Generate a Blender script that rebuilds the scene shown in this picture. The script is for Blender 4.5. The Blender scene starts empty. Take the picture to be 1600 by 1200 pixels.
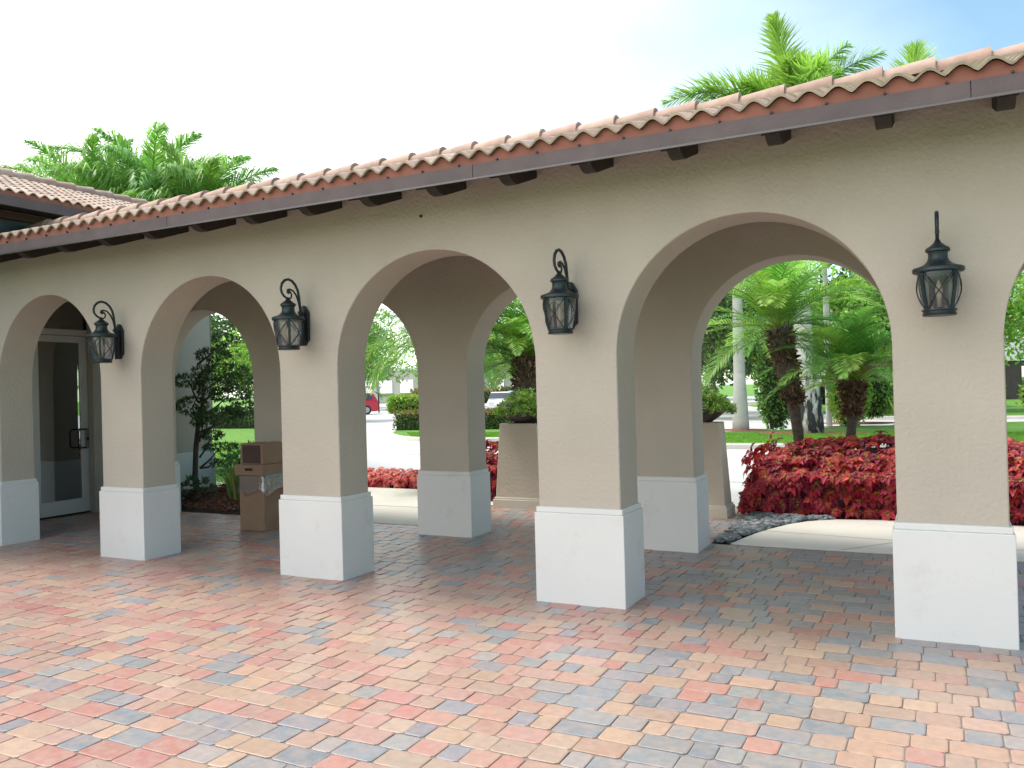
import bpy, bmesh, math, random
from mathutils import Vector, Matrix
import numpy as np
R=math.radians; PI=math.pi
sc=bpy.context.scene; COL=sc.collection
random.seed(7)
# ---------------------------------------------------------------- camera
YAW,PITCH,ROLL=0.47243,0.00597,-0.02661
cd=bpy.data.cameras.new('camera'); cam=bpy.data.objects.new('camera',cd); COL.objects.link(cam)
fw=Vector((-math.sin(YAW)*math.cos(PITCH),math.cos(YAW)*math.cos(PITCH),math.sin(PITCH)))
rt=Vector((math.cos(YAW),math.sin(YAW),0)); up=rt.cross(fw)
r3=rt*math.cos(ROLL)+up*math.sin(ROLL); u3=up*math.cos(ROLL)-rt*math.sin(ROLL)
M=Matrix((r3,u3,-fw)).transposed().to_4x4(); M.translation=Vector((0.2188,-5.6817,1.6))
cam.matrix_world=M
cd.sensor_width=36; cd.lens=1299.39/1600*36; cd.clip_end=3000; cd.clip_start=0.05
sc.camera=cam
# ---------------------------------------------------------------- world, sun, exposure
SUN_EL,SUN_AZ=R(68),R(95)      # azimuth measured from +Y towards -X
w=bpy.data.worlds.new('World'); sc.world=w; w.use_nodes=True
nt=w.node_tree; nt.nodes.clear()
def N(nt,t,**k):
    n=nt.nodes.new(t)
    for a,b in k.items(): setattr(n,a,b)
    return n
out=N(nt,'ShaderNodeOutputWorld'); bg=N(nt,'ShaderNodeBackground'); sky=N(nt,'ShaderNodeTexSky')
sky.sky_type='NISHITA'; sky.sun_disc=False; sky.sun_elevation=SUN_EL; sky.sun_rotation=-SUN_AZ
sky.air_density=1.0; sky.dust_density=0.4; sky.ozone_density=2.0
tc=N(nt,'ShaderNodeTexCoord'); noi=N(nt,'ShaderNodeTexNoise'); noi.inputs['Scale'].default_value=2.2; noi.inputs['Detail'].default_value=6
mp=N(nt,'ShaderNodeMapping'); mp.inputs['Scale'].default_value=(1,1,2.5)
nt.links.new(tc.outputs['Generated'],mp.inputs[0]); nt.links.new(mp.outputs[0],noi.inputs['Vector'])
# thin bright cloud veil, densest sunward, weighted to the unseen front to brighten facade
dot=N(nt,'ShaderNodeVectorMath',operation='DOT_PRODUCT'); nt.links.new(tc.outputs['Generated'],dot.inputs[0])
dot.inputs[1].default_value=(-0.85,-0.35,-0.20)
ad=N(nt,'ShaderNodeMath',operation='ADD'); nt.links.new(dot.outputs['Value'],ad.inputs[0])
sb=N(nt,'ShaderNodeMath',operation='MULTIPLY_ADD'); nt.links.new(noi.outputs[0],sb.inputs[0]); sb.inputs[1].default_value=0.5; sb.inputs[2].default_value=-0.25
nt.links.new(sb.outputs[0],ad.inputs[1])
mr=N(nt,'ShaderNodeMapRange'); mr.inputs['From Min'].default_value=-0.42; mr.inputs['From Max'].default_value=0.55
mr.inputs['To Min'].default_value=0.03; mr.inputs['To Max'].default_value=0.9
nt.links.new(ad.outputs[0],mr.inputs['Value'])
mx=N(nt,'ShaderNodeMix',data_type='RGBA'); nt.links.new(mr.outputs[0],mx.inputs[0])
sm=N(nt,'ShaderNodeMix',data_type='RGBA',blend_type='MULTIPLY'); sm.inputs[0].default_value=1
nt.links.new(sky.outputs[0],sm.inputs[6]); sm.inputs[7].default_value=(.85,1.0,.88,1)
nt.links.new(sm.outputs[2],mx.inputs[6]); mx.inputs[7].default_value=(12.0,11.6,11.2,1)
nt.links.new(mx.outputs[2],bg.inputs[0]); bg.inputs[1].default_value=0.09
nt.links.new(bg.outputs[0],out.inputs[0])
sl=bpy.data.lights.new('sun','SUN'); sl.energy=1.35; sl.angle=R(20); sl.color=(1,.955,.88)
so=bpy.data.objects.new('sun',sl); COL.objects.link(so)
sd=Vector((-math.sin(SUN_AZ)*math.cos(SUN_EL),math.cos(SUN_AZ)*math.cos(SUN_EL),math.sin(SUN_EL)))
so.rotation_euler=sd.to_track_quat('Z','Y').to_euler(); so.location=(0,0,30)
vs=sc.view_settings; vs.view_transform='Standard'; vs.look='None'; vs.exposure=1.45; vs.gamma=1
sc.render.engine='CYCLES'; sc.cycles.max_bounces=8; sc.cycles.diffuse_bounces=5; sc.cycles.transparent_max_bounces=16
# ---------------------------------------------------------------- helpers
def tag(o,label=None,cat=None,group=None,kind=None):
    if label: o['label']=label
    if cat: o['category']=cat
    if group: o['group']=group
    if kind: o['kind']=kind
    return o
def empty(name,loc,label,cat,group=None,rz=0):
    o=bpy.data.objects.new(name,None); COL.objects.link(o); o.location=loc; o.rotation_euler=(0,0,rz)
    o.empty_display_size=.2
    return tag(o,label,cat,group)
class MB:
    def __init__(s): s.v=[];s.f=[];s.c=[]
    def face(s,pts,c=(1,1,1)):
        n=len(s.v); s.v.extend([tuple(p) for p in pts]); s.f.append(tuple(range(n,n+len(pts)))); s.c.append(c)
    def grid(s,rows,c=(1,1,1),wrap=False,cf=None):
        n=len(s.v); m=len(rows[0])
        for r in rows: s.v.extend([tuple(p) for p in r])
        for i in range(len(rows)-1):
            for j in range(m if wrap else m-1):
                a=n+i*m+j; b=n+i*m+(j+1)%m
                s.f.append((a,b,b+m,a+m)); s.c.append(cf(i,j) if cf else c)
    def box(s,x0,x1,y0,y1,z0,z1,c=(1,1,1)):
        n=len(s.v)
        s.v+= [(x,y,z) for z in (z0,z1) for y in (y0,y1) for x in (x0,x1)]
        for f in ((0,2,3,1),(4,5,7,6),(0,1,5,4),(2,6,7,3),(0,4,6,2),(1,3,7,5)):
            s.f.append(tuple(n+i for i in f)); s.c.append(c)
    def tube(s,pts,rad,seg=8,c=(1,1,1),cap=True):
        pts=[Vector(p) for p in pts]; rows=[]
        if not hasattr(rad,'__len__'): rad=[rad]*len(pts)
        prev=None
        for i,p in enumerate(pts):
            t=(pts[min(i+1,len(pts)-1)]-pts[max(i-1,0)]).normalized()
            if prev is None:
                a=t.orthogonal().normalized()
            else:
                a=(prev-t*prev.dot(t)).normalized()
            prev=a; b=t.cross(a)
            rows.append([p+(a*math.cos(2*PI*k/seg)+b*math.sin(2*PI*k/seg))*rad[i] for k in range(seg)])
        s.grid(rows,c,wrap=True)
        if cap:
            s.face(rows[0][::-1],c); s.face(rows[-1],c)
    def lathe(s,prof,cx=0,cy=0,seg=20,c=(1,1,1),cap=True):
        rows=[[(cx+r*math.cos(2*PI*k/seg),cy+r*math.sin(2*PI*k/seg),z) for k in range(seg)] for r,z in prof]
        s.grid(rows,c,wrap=True)
        if cap: s.face(rows[0][::-1],c); s.face(rows[-1],c)
    def prism(s,poly,axis,a0,a1,c=(1,1,1)):
        # poly in the other two axes order (x,y,z minus axis)
        def P(p,a):
            q=list(p); q.insert(axis,a); return tuple(q)
        A=[P(p,a0) for p in poly]; B=[P(p,a1) for p in poly]
        s.face(A[::-1],c); s.face(B,c)
        n=len(poly)
        for i in range(n): s.face((A[i],A[(i+1)%n],B[(i+1)%n],B[i]),c)
    def build(s,name,mat,parent=None,smooth=False,bevel=0,world=True,merge=True,auto=None):
        me=bpy.data.meshes.new(name)
        off=Vector((0,0,0))
        if parent is not None and world:
            q=parent
            while q is not None: off+=q.location; q=q.parent
        vv=[(x-off.x,y-off.y,z-off.z) for x,y,z in s.v] if off.length>0 else s.v
        me.from_pydata(vv,[],s.f)
        ca=me.attributes.new('Col','FLOAT_COLOR','FACE')
        arr=np.ones((len(s.f),4),dtype=np.float32); arr[:,:3]=np.array(s.c,dtype=np.float32).reshape(-1,3)
        ca.data.foreach_set('color',arr.ravel())
        if merge:
            bm=bmesh.new(); bm.from_mesh(me); bmesh.ops.remove_doubles(bm,verts=bm.verts,dist=0.0004)
            bmesh.ops.recalc_face_normals(bm,faces=bm.faces); bm.to_mesh(me); bm.free()
        if smooth or auto:
            me.polygons.foreach_set('use_smooth',[True]*len(me.polygons))
            if auto: me.set_sharp_from_angle(angle=R(auto))
        me.materials.append(mat)
        o=bpy.data.objects.new(name,me); COL.objects.link(o)
        if parent is not None: o.parent=parent
        if bevel:
            b=o.modifiers.new('b','BEVEL'); b.width=bevel; b.segments=2; b.limit_method='ANGLE'; b.angle_limit=R(40)
        return o
def copy_tree(o,parent=None,loc=None,rz=None,label=None,scale=None):
    c=o.copy(); COL.objects.link(c); c.parent=parent
    if loc is not None: c.location=loc
    if rz is not None: c.rotation_euler=(0,0,rz)
    if scale is not None: c.scale=(scale,)*3
    if label: c['label']=label
    for ch in list(o.children): copy_tree(ch,c)
    return c
# ---------------------------------------------------------------- materials
def mat(name,col=(.5,.5,.5),rough=.7,bump=0,bscale=60,var=.1,vscale=3,usecol=False,metal=0,spec=.5,trans=0,detail=4,bdist=.01,dirt=None):
    m=bpy.data.materials.new(name); m.use_nodes=True; nt=m.node_tree
    p=nt.nodes['Principled BSDF']; p.inputs['Roughness'].default_value=rough; p.inputs['Metallic'].default_value=metal
    p.inputs['Specular IOR Level'].default_value=spec
    tc=N(nt,'ShaderNodeTexCoord')
    n=N(nt,'ShaderNodeTexNoise'); n.inputs['Scale'].default_value=vscale; n.inputs['Detail'].default_value=6
    nt.links.new(tc.outputs['Object'],n.inputs['Vector'])
    mr=N(nt,'ShaderNodeMapRange'); mr.inputs['From Min'].default_value=.3; mr.inputs['From Max'].default_value=.7
    mr.inputs['To Min'].default_value=1-var; mr.inputs['To Max'].default_value=1+var
    nt.links.new(n.outputs[0],mr.inputs['Value'])
    mul=N(nt,'ShaderNodeMix',data_type='RGBA',blend_type='MULTIPLY'); mul.inputs[0].default_value=1
    if usecol:
        a=N(nt,'ShaderNodeAttribute',attribute_name='Col'); src=a.outputs['Color']
        m2=N(nt,'ShaderNodeMix',data_type='RGBA',blend_type='MULTIPLY'); m2.inputs[0].default_value=1
        nt.links.new(src,m2.inputs[6]); m2.inputs[7].default_value=(*col,1); nt.links.new(m2.outputs[2],mul.inputs[6])
    else: mul.inputs[6].default_value=(*col,1)
    nt.links.new(mr.outputs[0],mul.inputs[7]); last=mul.outputs[2]
    if dirt:
        dn=N(nt,'ShaderNodeTexNoise'); dn.inputs['Scale'].default_value=dirt[1]; dn.inputs['Detail'].default_value=8; dn.inputs['Roughness'].default_value=.7
        nt.links.new(tc.outputs['Object'],dn.inputs['Vector'])
        dr=N(nt,'ShaderNodeMapRange'); dr.inputs['From Min'].default_value=.55; dr.inputs['From Max'].default_value=.75; dr.inputs['To Max'].default_value=dirt[2]
        nt.links.new(dn.outputs[0],dr.inputs['Value'])
        dm=N(nt,'ShaderNodeMix',data_type='RGBA'); nt.links.new(dr.outputs[0],dm.inputs[0]); nt.links.new(last,dm.inputs[6]); dm.inputs[7].default_value=(*dirt[0],1); last=dm.outputs[2]
    nt.links.new(last,p.inputs['Base Color'])
    if bump:
        b=N(nt,'ShaderNodeBump'); b.inputs['Strength'].default_value=bump; b.inputs['Distance'].default_value=bdist
        n2=N(nt,'ShaderNodeTexNoise'); n2.inputs['Scale'].default_value=bscale; n2.inputs['Detail'].default_value=detail
        nt.links.new(tc.outputs['Object'],n2.inputs['Vector']); nt.links.new(n2.outputs[0],b.inputs['Height']); nt.links.new(b.outputs[0],p.inputs['Normal'])
    if trans:
        t=N(nt,'ShaderNodeBsdfTranslucent'); tm=N(nt,'ShaderNodeMix',data_type='RGBA',blend_type='MULTIPLY'); tm.inputs[0].default_value=1
        nt.links.new(last,tm.inputs[6]); tm.inputs[7].default_value=(1.5,1.6,.9,1); nt.links.new(tm.outputs[2],t.inputs[0])
        ms=N(nt,'ShaderNodeMixShader'); ms.inputs[0].default_value=trans
        nt.links.new(p.outputs[0],ms.inputs[1]); nt.links.new(t.outputs[0],ms.inputs[2]); nt.links.new(ms.outputs[0],nt.nodes['Material Output'].inputs[0])
    return m
def glassmat(name,tint,refl=.12,rough=.02):
    m=bpy.data.materials.new(name); m.use_nodes=True; nt=m.node_tree; nt.nodes.remove(nt.nodes['Principled BSDF'])
    t=N(nt,'ShaderNodeBsdfTransparent'); t.inputs[0].default_value=(*tint,1)
    g=N(nt,'ShaderNodeBsdfGlossy'); g.inputs['Roughness'].default_value=rough; g.inputs[0].default_value=(.95,.97,1,1)
    lw=N(nt,'ShaderNodeLayerWeight'); lw.inputs[0].default_value=.35
    ma=N(nt,'ShaderNodeMath',operation='MULTIPLY_ADD'); nt.links.new(lw.outputs['Fresnel'],ma.inputs[0]); ma.inputs[1].default_value=.8; ma.inputs[2].default_value=refl
    ms=N(nt,'ShaderNodeMixShader'); nt.links.new(ma.outputs[0],ms.inputs[0]); nt.links.new(t.outputs[0],ms.inputs[1]); nt.links.new(g.outputs[0],ms.inputs[2])
    nt.links.new(ms.outputs[0],nt.nodes['Material Output'].inputs[0]); return m
STUC=(.475,.43,.365)
M_st=mat('stucco',STUC,.9,.65,36,.06,1.2,bdist=.012,detail=5,dirt=((.36,.31,.25),.9,.25))
M_str=mat('stucco_rough',(.57,.50,.41),.9,.7,24,.06,1.5,bdist=.014,detail=6)
M_wh=mat('white_paint',(.68,.69,.68),.6,.25,40,.03,2,bdist=.004,dirt=((.46,.44,.40),4,.40))
M_pav=mat('paver',(1,1,1),.38,.35,90,.10,22,usecol=True,bdist=.004,spec=.55,dirt=((.30,.255,.22),2.5,.35))
def blend_paver(m):
    nt=m.node_tree; a=[n for n in nt.nodes if n.type=='ATTRIBUTE'][0]; tgt=a.outputs['Color'].links[0].to_socket
    tc=N(nt,'ShaderNodeTexCoord'); n=N(nt,'ShaderNodeTexNoise'); n.inputs['Scale'].default_value=13; n.inputs['Detail'].default_value=5; n.inputs['Roughness'].default_value=.6
    nt.links.new(tc.outputs['Object'],n.inputs['Vector']); r=N(nt,'ShaderNodeMapRange'); r.inputs['From Min'].default_value=.38; r.inputs['From Max'].default_value=.66; r.inputs['To Min'].default_value=.12; r.inputs['To Max'].default_value=.62
    nt.links.new(n.outputs[0],r.inputs['Value']); mx=N(nt,'ShaderNodeMix',data_type='RGBA'); nt.links.new(r.outputs[0],mx.inputs[0]); nt.links.new(a.outputs['Color'],mx.inputs[6]); mx.inputs[7].default_value=(.385,.295,.25,1)
    nt.links.new(mx.outputs[2],tgt)
blend_paver(M_pav)
M_sand=mat('joint_sand',(.23,.19,.16),.95,.3,100,.2,10)
M_tile=mat('clay_tile',(1,1,1),.75,.4,45,.16,9,usecol=True,bdist=.004,dirt=((.16,.15,.13),5,.55))
M_pb=mat('pedestal_base',(.64,.60,.50),.8,.3,30,.06,2,bdist=.006)
M_bird=mat('bird_stop',(.27,.105,.075),.8,.2,60,.15,6)
M_fas=mat('fascia_brown',(.115,.085,.088),.6,.25,40,.15,5)
M_wood=mat('dark_wood',(.035,.028,.024),.7,.3,30,.2,6)
M_sof=mat('soffit_brown',(.07,.055,.05),.8,.2,30,.15,5)
M_conc=mat('concrete',(.66,.62,.55),.85,.35,80,.06,1.5,bdist=.003,dirt=((.50,.47,.42),1.6,.35))
M_kerb=mat('kerb_concrete',(.56,.54,.50),.85,.3,60,.08,3)
M_iron=mat('lantern_metal',(.022,.035,.04),.42,.3,90,.35,14,metal=.35,dirt=((.07,.11,.11),18,.6))
M_iron2=mat('lantern_plate',(.012,.013,.018),.45,.2,60,.2,8)
M_lg=glassmat('lantern_glass',(.66,.66,.66),.03,.25)
M_bulb=mat('bulb_glass',(.75,.62,.50),.25,0)
M_alu=mat('door_aluminium',(.74,.77,.79),.4,.05,20,.03,3,metal=.2)
M_glass=glassmat('dark_glass',(.10,.12,.12),.42,.01)
M_dk=mat('black_metal',(.015,.015,.016),.35)
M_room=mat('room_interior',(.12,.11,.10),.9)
M_box=mat('cardboard',(.30,.20,.13),.85,.25,25,.08,6)
M_boxd=mat('cardboard_dark',(.085,.055,.045),.85,.2,25,.1,6)
M_plas=glassmat('plastic_film',(.90,.91,.93),.16,.25)
M_mulch=mat('mulch',(1,1,1),.95,.4,40,.2,12,usecol=True)
M_soil=mat('soil',(.05,.035,.025),.95,.5,50,.3,12)
M_stone=mat('river_stone',(1,1,1),.5,.2,40,.2,15,usecol=True)
M_leaf=mat('leaf',(1,1,1),.45,0,1,.15,8,usecol=True,trans=.35)
M_petal=mat('coleus_leaf',(1,1,1),.5,0,1,.12,12,usecol=True,trans=.25)
M_fl=mat('petal',(.33,.12,.55),.6,0,1,.2,12,trans=.2)
M_boot=mat('palm_fibre',(1,1,1),.95,.6,60,.3,20,usecol=True)
M_tr=mat('bark',(.13,.10,.08),.9,.6,30,.25,8)
M_roy=mat('royal_trunk',(.50,.50,.46),.85,.3,12,.10,3,dirt=((.16,.16,.15),2.2,.6))
M_royb=mat('royal_trunk_base',(.42,.43,.40),.9,.5,10,.35,4)
_n=[n for n in M_royb.node_tree.nodes if n.type=='BSDF_PRINCIPLED'][0]
_l=_n.inputs['Base Color'].links[0].from_socket; _t=N(M_royb.node_tree,'ShaderNodeTexCoord'); _m=N(M_royb.node_tree,'ShaderNodeMapping'); _m.inputs['Scale'].default_value=(5,5,1.6); _q=N(M_royb.node_tree,'ShaderNodeTexNoise'); _q.inputs['Scale'].default_value=1.3; _q.inputs['Detail'].default_value=7
_r=N(M_royb.node_tree,'ShaderNodeMapRange'); _r.inputs['From Min'].default_value=.42; _r.inputs['From Max'].default_value=.52; _x=N(M_royb.node_tree,'ShaderNodeMix',data_type='RGBA'); _x.inputs[7].default_value=(.025,.03,.03,1)
for _a,_b in ((_t.outputs['Object'],_m.inputs[0]),(_m.outputs[0],_q.inputs['Vector']),(_q.outputs[0],_r.inputs['Value']),(_r.outputs[0],_x.inputs[0]),(_l,_x.inputs[6]),(_x.outputs[2],_n.inputs['Base Color'])): M_royb.node_tree.links.new(_a,_b)
M_ftr=mat('feather_palm_trunk',(.14,.16,.09),.8,.3,12,.25,6)
M_shaft=mat('crownshaft',(.20,.32,.08),.5,.1,10,.1,3)
M_bowl=mat('bowl',(.035,.027,.025),.5,.3,30,.2,8)
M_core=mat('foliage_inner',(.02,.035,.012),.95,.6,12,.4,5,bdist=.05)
def grassmat(name,a,b):
    m=mat(name,a,.9,.8,120,.2,4,bdist=.03,dirt=(b,1.3,.7)); return m
M_lawn=grassmat('lawn',(.115,.27,.028),(.075,.19,.02))
M_blade=mat('grass_blade',(1,1,1),.6,0,1,.2,3,usecol=True,trans=.35)
# ---------------------------------------------------------------- ground
def sheet(name,poly,z,mat_,kind='structure'):
    b=MB(); b.face([(x,y,z) for x,y in poly]); o=b.build(name,mat_); tag(o,kind=kind); return o
sheet('ground',[(-900,-900),(900,-900),(900,900),(-900,900)],-.09,M_lawn)
M_drive=mat('driveway_concrete',(.52,.51,.50),.8,.25,60,.05,.8,bdist=.003,dirt=((.40,.39,.38),.35,.6))
drive=sheet('driveway',[(-9.3,2.67),(60,2.67),(60,95),(-75,95),(-75,25),(-27,25),(-9.3,5.4)],-.035,M_drive)
# fine saw-cut joints across the driveway, as thin dark strips of sealant
b=MB()
for k in range(9):
    y=8.2+k*4.2; b.face([(-40+k*-1,y-.018,-.031),(45,y-.018,-.031),(45,y+.018,-.031),(-40-k,y+.018,-.031)])
b2=b.build('driveway_joints',mat('joint_sealant',(.24,.23,.22),.9),merge=False); tag(b2,kind='structure')
sheet('paving_bed',[(-10.6,-11),(7,-11),(7,2.66),(-1.84,2.66),(-1.84,5.3),(-5.3,5.3),(-5.3,2.66),(-10.6,2.66)],-.0062,M_sand)
def paver_field():
    b=MB(); rnd=random.Random(3)
    from mathutils import noise as nz
    PAL=[(.40,.245,.175),(.41,.275,.19),(.385,.215,.165),(.365,.25,.195),(.39,.28,.21),(.385,.245,.19)]
    GR=[(.165,.20,.235),(.19,.22,.245),(.225,.24,.25),(.21,.215,.25),(.275,.255,.25)]
    RED=[(.385,.165,.135),(.385,.185,.155)]
    rh=.1535; g=.0022
    def one(x0,x1,y0,y1):
        cx,cy=(x0+x1)/2,(y0+y1)/2
        n1=nz.noise(Vector((cx*.75,cy*.9,0)))+.35*nz.noise(Vector((cx*2.1,cy*2.1,5)))
        side=max(0,min(1,(cx+4.5)/5))
        pg=.14+.32*side+(.25 if cy>0.3 else 0)+n1*.5
        r=rnd.random()
        if r<pg: c=rnd.choice(GR)
        elif r<pg+.14+.05*(1-side): c=rnd.choice(RED)
        else: c=rnd.choice(PAL)
        if side<.6 and r>pg and rnd.random()<.35: c=(c[0]*1.02,c[1]*.86,c[2]*.95)
        k=rnd.uniform(.88,1.12)*1.12; c=tuple(v*k for v in c)
        dz=rnd.uniform(-.0022,.0014); tx=rnd.uniform(-.0014,.0014); ty=rnd.uniform(-.0014,.0014)
        X0,X1,Y0,Y1=x0+g+rnd.uniform(0,.0015),x1-g-rnd.uniform(0,.0015),y0+g,y1-g
        j=lambda:rnd.uniform(-.0015,.0015)
        cb=.015
        # eight-sided outline with worn, cut-off corners
        pts=[(X0+cb,Y0+j()),(X1-cb,Y0+j()),(X1+j(),Y0+cb),(X1+j(),Y1-cb),(X1-cb,Y1+j()),(X0+cb,Y1+j()),(X0+j(),Y1-cb),(X0+j(),Y0+cb)]
        s=.006; n=len(b.v)
        top=[]; mid=[]
        for (x,y) in pts:
            z=dz+tx*(x-cx)/(x1-x0)*2+ty*(y-cy)/rh*2
            top.append((cx+(x-cx)*(1-2*s/(x1-x0)),cy+(y-cy)*(1-2*s/rh),z))
            mid.append((x,y,z-.0022))
        low=[(x,y,-.03) for x,y,_ in mid]
        b.v+=top+mid+low
        b.f.append(tuple(range(n,n+8))); b.c.append(c)
        for a in (0,8):
            for i in range(8):
                q=(i+1)%8
                b.f.append((n+a+8+i,n+a+8+q,n+a+q,n+a+i)); b.c.append(c if a==0 else tuple(v*.97 for v in c))
    r0=int(-7.2/rh); 
    for r in range(r0,35):
        y0=r*rh+.0; y1=y0+rh
        if y1>5.3: break
        if y1>2.66: xa,xb=-5.3,-1.84
        else: xa,xb=-10.6,3.6
        if y0<-3.9: xa,xb=-6,3.2
        if y1>2.66-.0 and y0<2.66 and y1>2.67:
            pass
        x=xa-rnd.uniform(0,.1) if xa>-10 and y1>2.66 else xa+rnd.uniform(-.2,0)
        while x<xb-.06:
            L=rnd.choices([.115,.152,.23,.19],[.2,.38,.32,.1])[0]
            x1=x+L
            X0=max(x,xa) if xa>-10.7 else x
            X1=min(x1,xb)
            if X1-X0>.05: one(X0,X1,y0,y1)
            x=x1
    o=b.build('paving',M_pav,merge=False); tag(o,kind='structure')
paver_field()
# concrete walk behind the arcade
curve=[(-1.66,2.668),(-1.60,3.0),(-1.54,3.3),(-1.45,3.62),(-1.30,4.02),(-1.12,4.3),(-.85,4.5),(-.3,4.62)]
b=MB(); b.prism(curve+[(4.5,4.62),(7,4.62),(7,2.668)],2,-.03,.006); o=b.build('concrete_walk',M_conc,bevel=.008); tag(o,kind='structure')
b=MB(); b.prism([(-7.9,2.668),(-5.31,2.668),(-5.31,5.72),(-13,5.72),(-10.5,4.6),(-8.2,4.5)],2,-.03,.004); o=b.build('concrete_path',M_conc,bevel=.008); tag(o,kind='structure')
b=MB(); b.face([(-.62,2.67,.0085),(-.61,2.67,.0085),(.9,4.62,.0085),(.89,4.62,.0085)]); b.face([(-1.5,3.5,.0085),(-1.495,3.49,.0085),(2.6,2.93,.0085),(2.6,2.94,.0085)])
b.face([(-9,3.9,.0065),(-5.31,3.9,.0065),(-5.31,3.915,.0065),(-9,3.915,.0065)])
o=b.build('walk_joints',mat('walk_joint',(.12,.11,.10),.9),merge=False); tag(o,kind='structure')
# ---------------------------------------------------------------- arcade
P=2.4749; W0=.6374; T=.3922; HM=.6689; HS=.7103; D=2.1613; HC=2.7412; EO=.0284; SPR=1.82; HT=3.315
front=[(-10.62,-9.139),(-7.4254,-6.8265),(-5.013,-4.366),(-2.4831,-1.832),(-.0251,.578),(2.45,3.087),(4.925,5.562)]
rear=[(-10.62,-10.5)]+[((i-5)*P-.0277,(i-5)*P-.0277+W0) for i in range(1,8)]
arc=empty('arcade',(-2,0,0),'long tan stucco arcade of round arches with white plinths and a clay tile roof','arcade')
def wall(name,pil,y0,m):
    b=MB(); y1=y0+T; A=[]   # outline (x, zlow)
    for i,(a,c) in enumerate(pil):
        A.append((a,0,'p')); A.append((c,0,'p'))
        if i<len(pil)-1:
            n=pil[i+1][0]; cx=(c+n)/2; r=(n-c)/2
            for k in range(0,41):
                t=PI-PI*k/40
                A.append((cx+r*math.cos(t),SPR+(HC-SPR)*math.sin(t),'a'))
    for i in range(len(A)-1):
        (xa,za,_),(xb,zb,_)=A[i],A[i+1]
        if xb-xa>1e-6:
            for (l0,l1,h) in (((0,0,SPR),(SPR,SPR,HT)) if za==0 and zb==0 else ((za,zb,HT),)):
                b.face([(xa,y0,l0),(xb,y0,l1),(xb,y0,h),(xa,y0,h)])
                b.face([(xb,y1,l1),(xa,y1,l0),(xa,y1,h),(xb,y1,h)])
        if za>0 or zb>0: b.face([(xa,y0,za),(xa,y1,za),(xb,y1,zb),(xb,y0,zb)])
    a=pil[0][0]; c=pil[-1][1]
    for z0,z1 in ((0,SPR),(SPR,HT)):
        b.face([(a,y0,z0),(a,y1,z0),(a,y1,z1),(a,y0,z1)]); b.face([(c,y1,z0),(c,y0,z0),(c,y0,z1),(c,y1,z1)])
    for (xa,_,_),(xb,_,_) in zip(A,A[1:]):
        if xb-xa>1e-6: b.face([(xa,y0,HT),(xb,y0,HT),(xb,y1,HT),(xa,y1,HT)])
    o=b.build(name,m,arc,auto=30,bevel=.009)
    for (a,c) in pil:
        if c<-10: continue
        b=MB(); x0=max(a-EO,-10.59); 
        b.box(x0,c+EO,y0-EO,y1+EO,-.02,HM)
        b.box(x0+.011,c+EO-.011,y0-EO+.011,y1+EO-.011,HM,HS)
        b.build('plinth',M_wh,arc,bevel=.006)
wall('front_wall',front,0,M_st); wall('rear_wall',rear,D,M_st)
b=MB(); b.box(-10.55,5.5,T+.003,D-.003,3.08,3.14); b.build('ceiling',M_st,arc)
# roof
def tile_rows(b,x0,x1,n_rows,ye,yr,ze,slope,flip=1,pitch=.155,rnd=random.Random(5)):
    """wavy clay tiles on a plane that rises from ye (eave) to yr (ridge); flip=-1 for the far slope"""
    nx=int(round((x1-x0)/pitch)); L=abs(yr-ye)/n_rows; A=.024
    for r in range(n_rows):
        ya=ye+flip*r*L; yb=ye+flip*(r+1)*L+flip*.03
        za=ze+slope*r*L+.020; zb=ze+slope*((r+1)*L+.03)+.002
        for t in range(0,nx,2):
            k=rnd.uniform(.8,1.15); c0=rnd.choice([(.40,.28,.225),(.44,.30,.235),(.36,.25,.20),(.46,.34,.28),(.37,.24,.19)])
            c=tuple(v*k for v in c0); j=rnd.uniform(-.004,.004)
            xs=[x0+(t+q/9)*pitch for q in range(0,19)]
            wv=lambda x:2*A*(.5-.5*math.cos(2*PI*((x-x0)/pitch)))**.72
            lo=[(x,ya+j,za+wv(x)) for x in xs]; hi=[(x,yb,zb+wv(x)) for x in xs]
            un=[(x,ya+j,za+wv(x)-.016) for x in xs]; un2=[(x,ya+j+flip*.12,za+wv(x)-.012+.12*slope*.8) for x in xs]
            ec=(.33*k,.28*k,.20*k); b.grid([un2,un,lo],ec); b.grid([lo,hi],c)
def ridge_caps(b,y,z,x0,x1,rnd,step=.358,rad=.10,rise=.05,ax=0):
    x=x0
    while x<x1:
        k=rnd.uniform(.9,1.12); c=tuple(v*k for v in rnd.choice([(.42,.28,.22),(.38,.25,.20),(.44,.31,.25)]))
        rows=[]
        for q,(xx,dz,rr) in enumerate([(x,0,rad*.92),(x+step+.03,.022,rad*1.1),(x+step+.03,.006,rad*.92)]):
            rows.append([(xx,y+rr*1.15*math.cos(a),z+dz+rise*0+rr*math.sin(a)) if ax==0 else (y+rr*1.15*math.cos(a),xx,z+dz+rr*math.sin(a)) for a in [PI*-.08+PI*1.16*i/10 for i in range(11)]])
        b.grid(rows,c); x+=step
SL=.328; YE=-.645; ZE=3.21; YR=1.31; ZR=ZE+SL*(YR-YE)
b=MB(); tile_rows(b,-10.55,5.9,6,YE,YR,ZE,SL); tile_rows(b,-10.55,5.9,6,2*YR-YE,YR,ZE,SL,flip=-1)
roof=b.build('roof',M_tile,arc,auto=50)
b=MB(); ridge_caps(b,YR,ZR+.022,-10.5,5.8,random.Random(4),rad=.09); b.build('ridge_tiles',M_tile,roof,auto=50)
b=MB(); b.box(-10.5,5.85,YR-.07,YR+.07,ZR-.03,ZR+.05); b.build('ridge_mortar',M_bird,roof)
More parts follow.
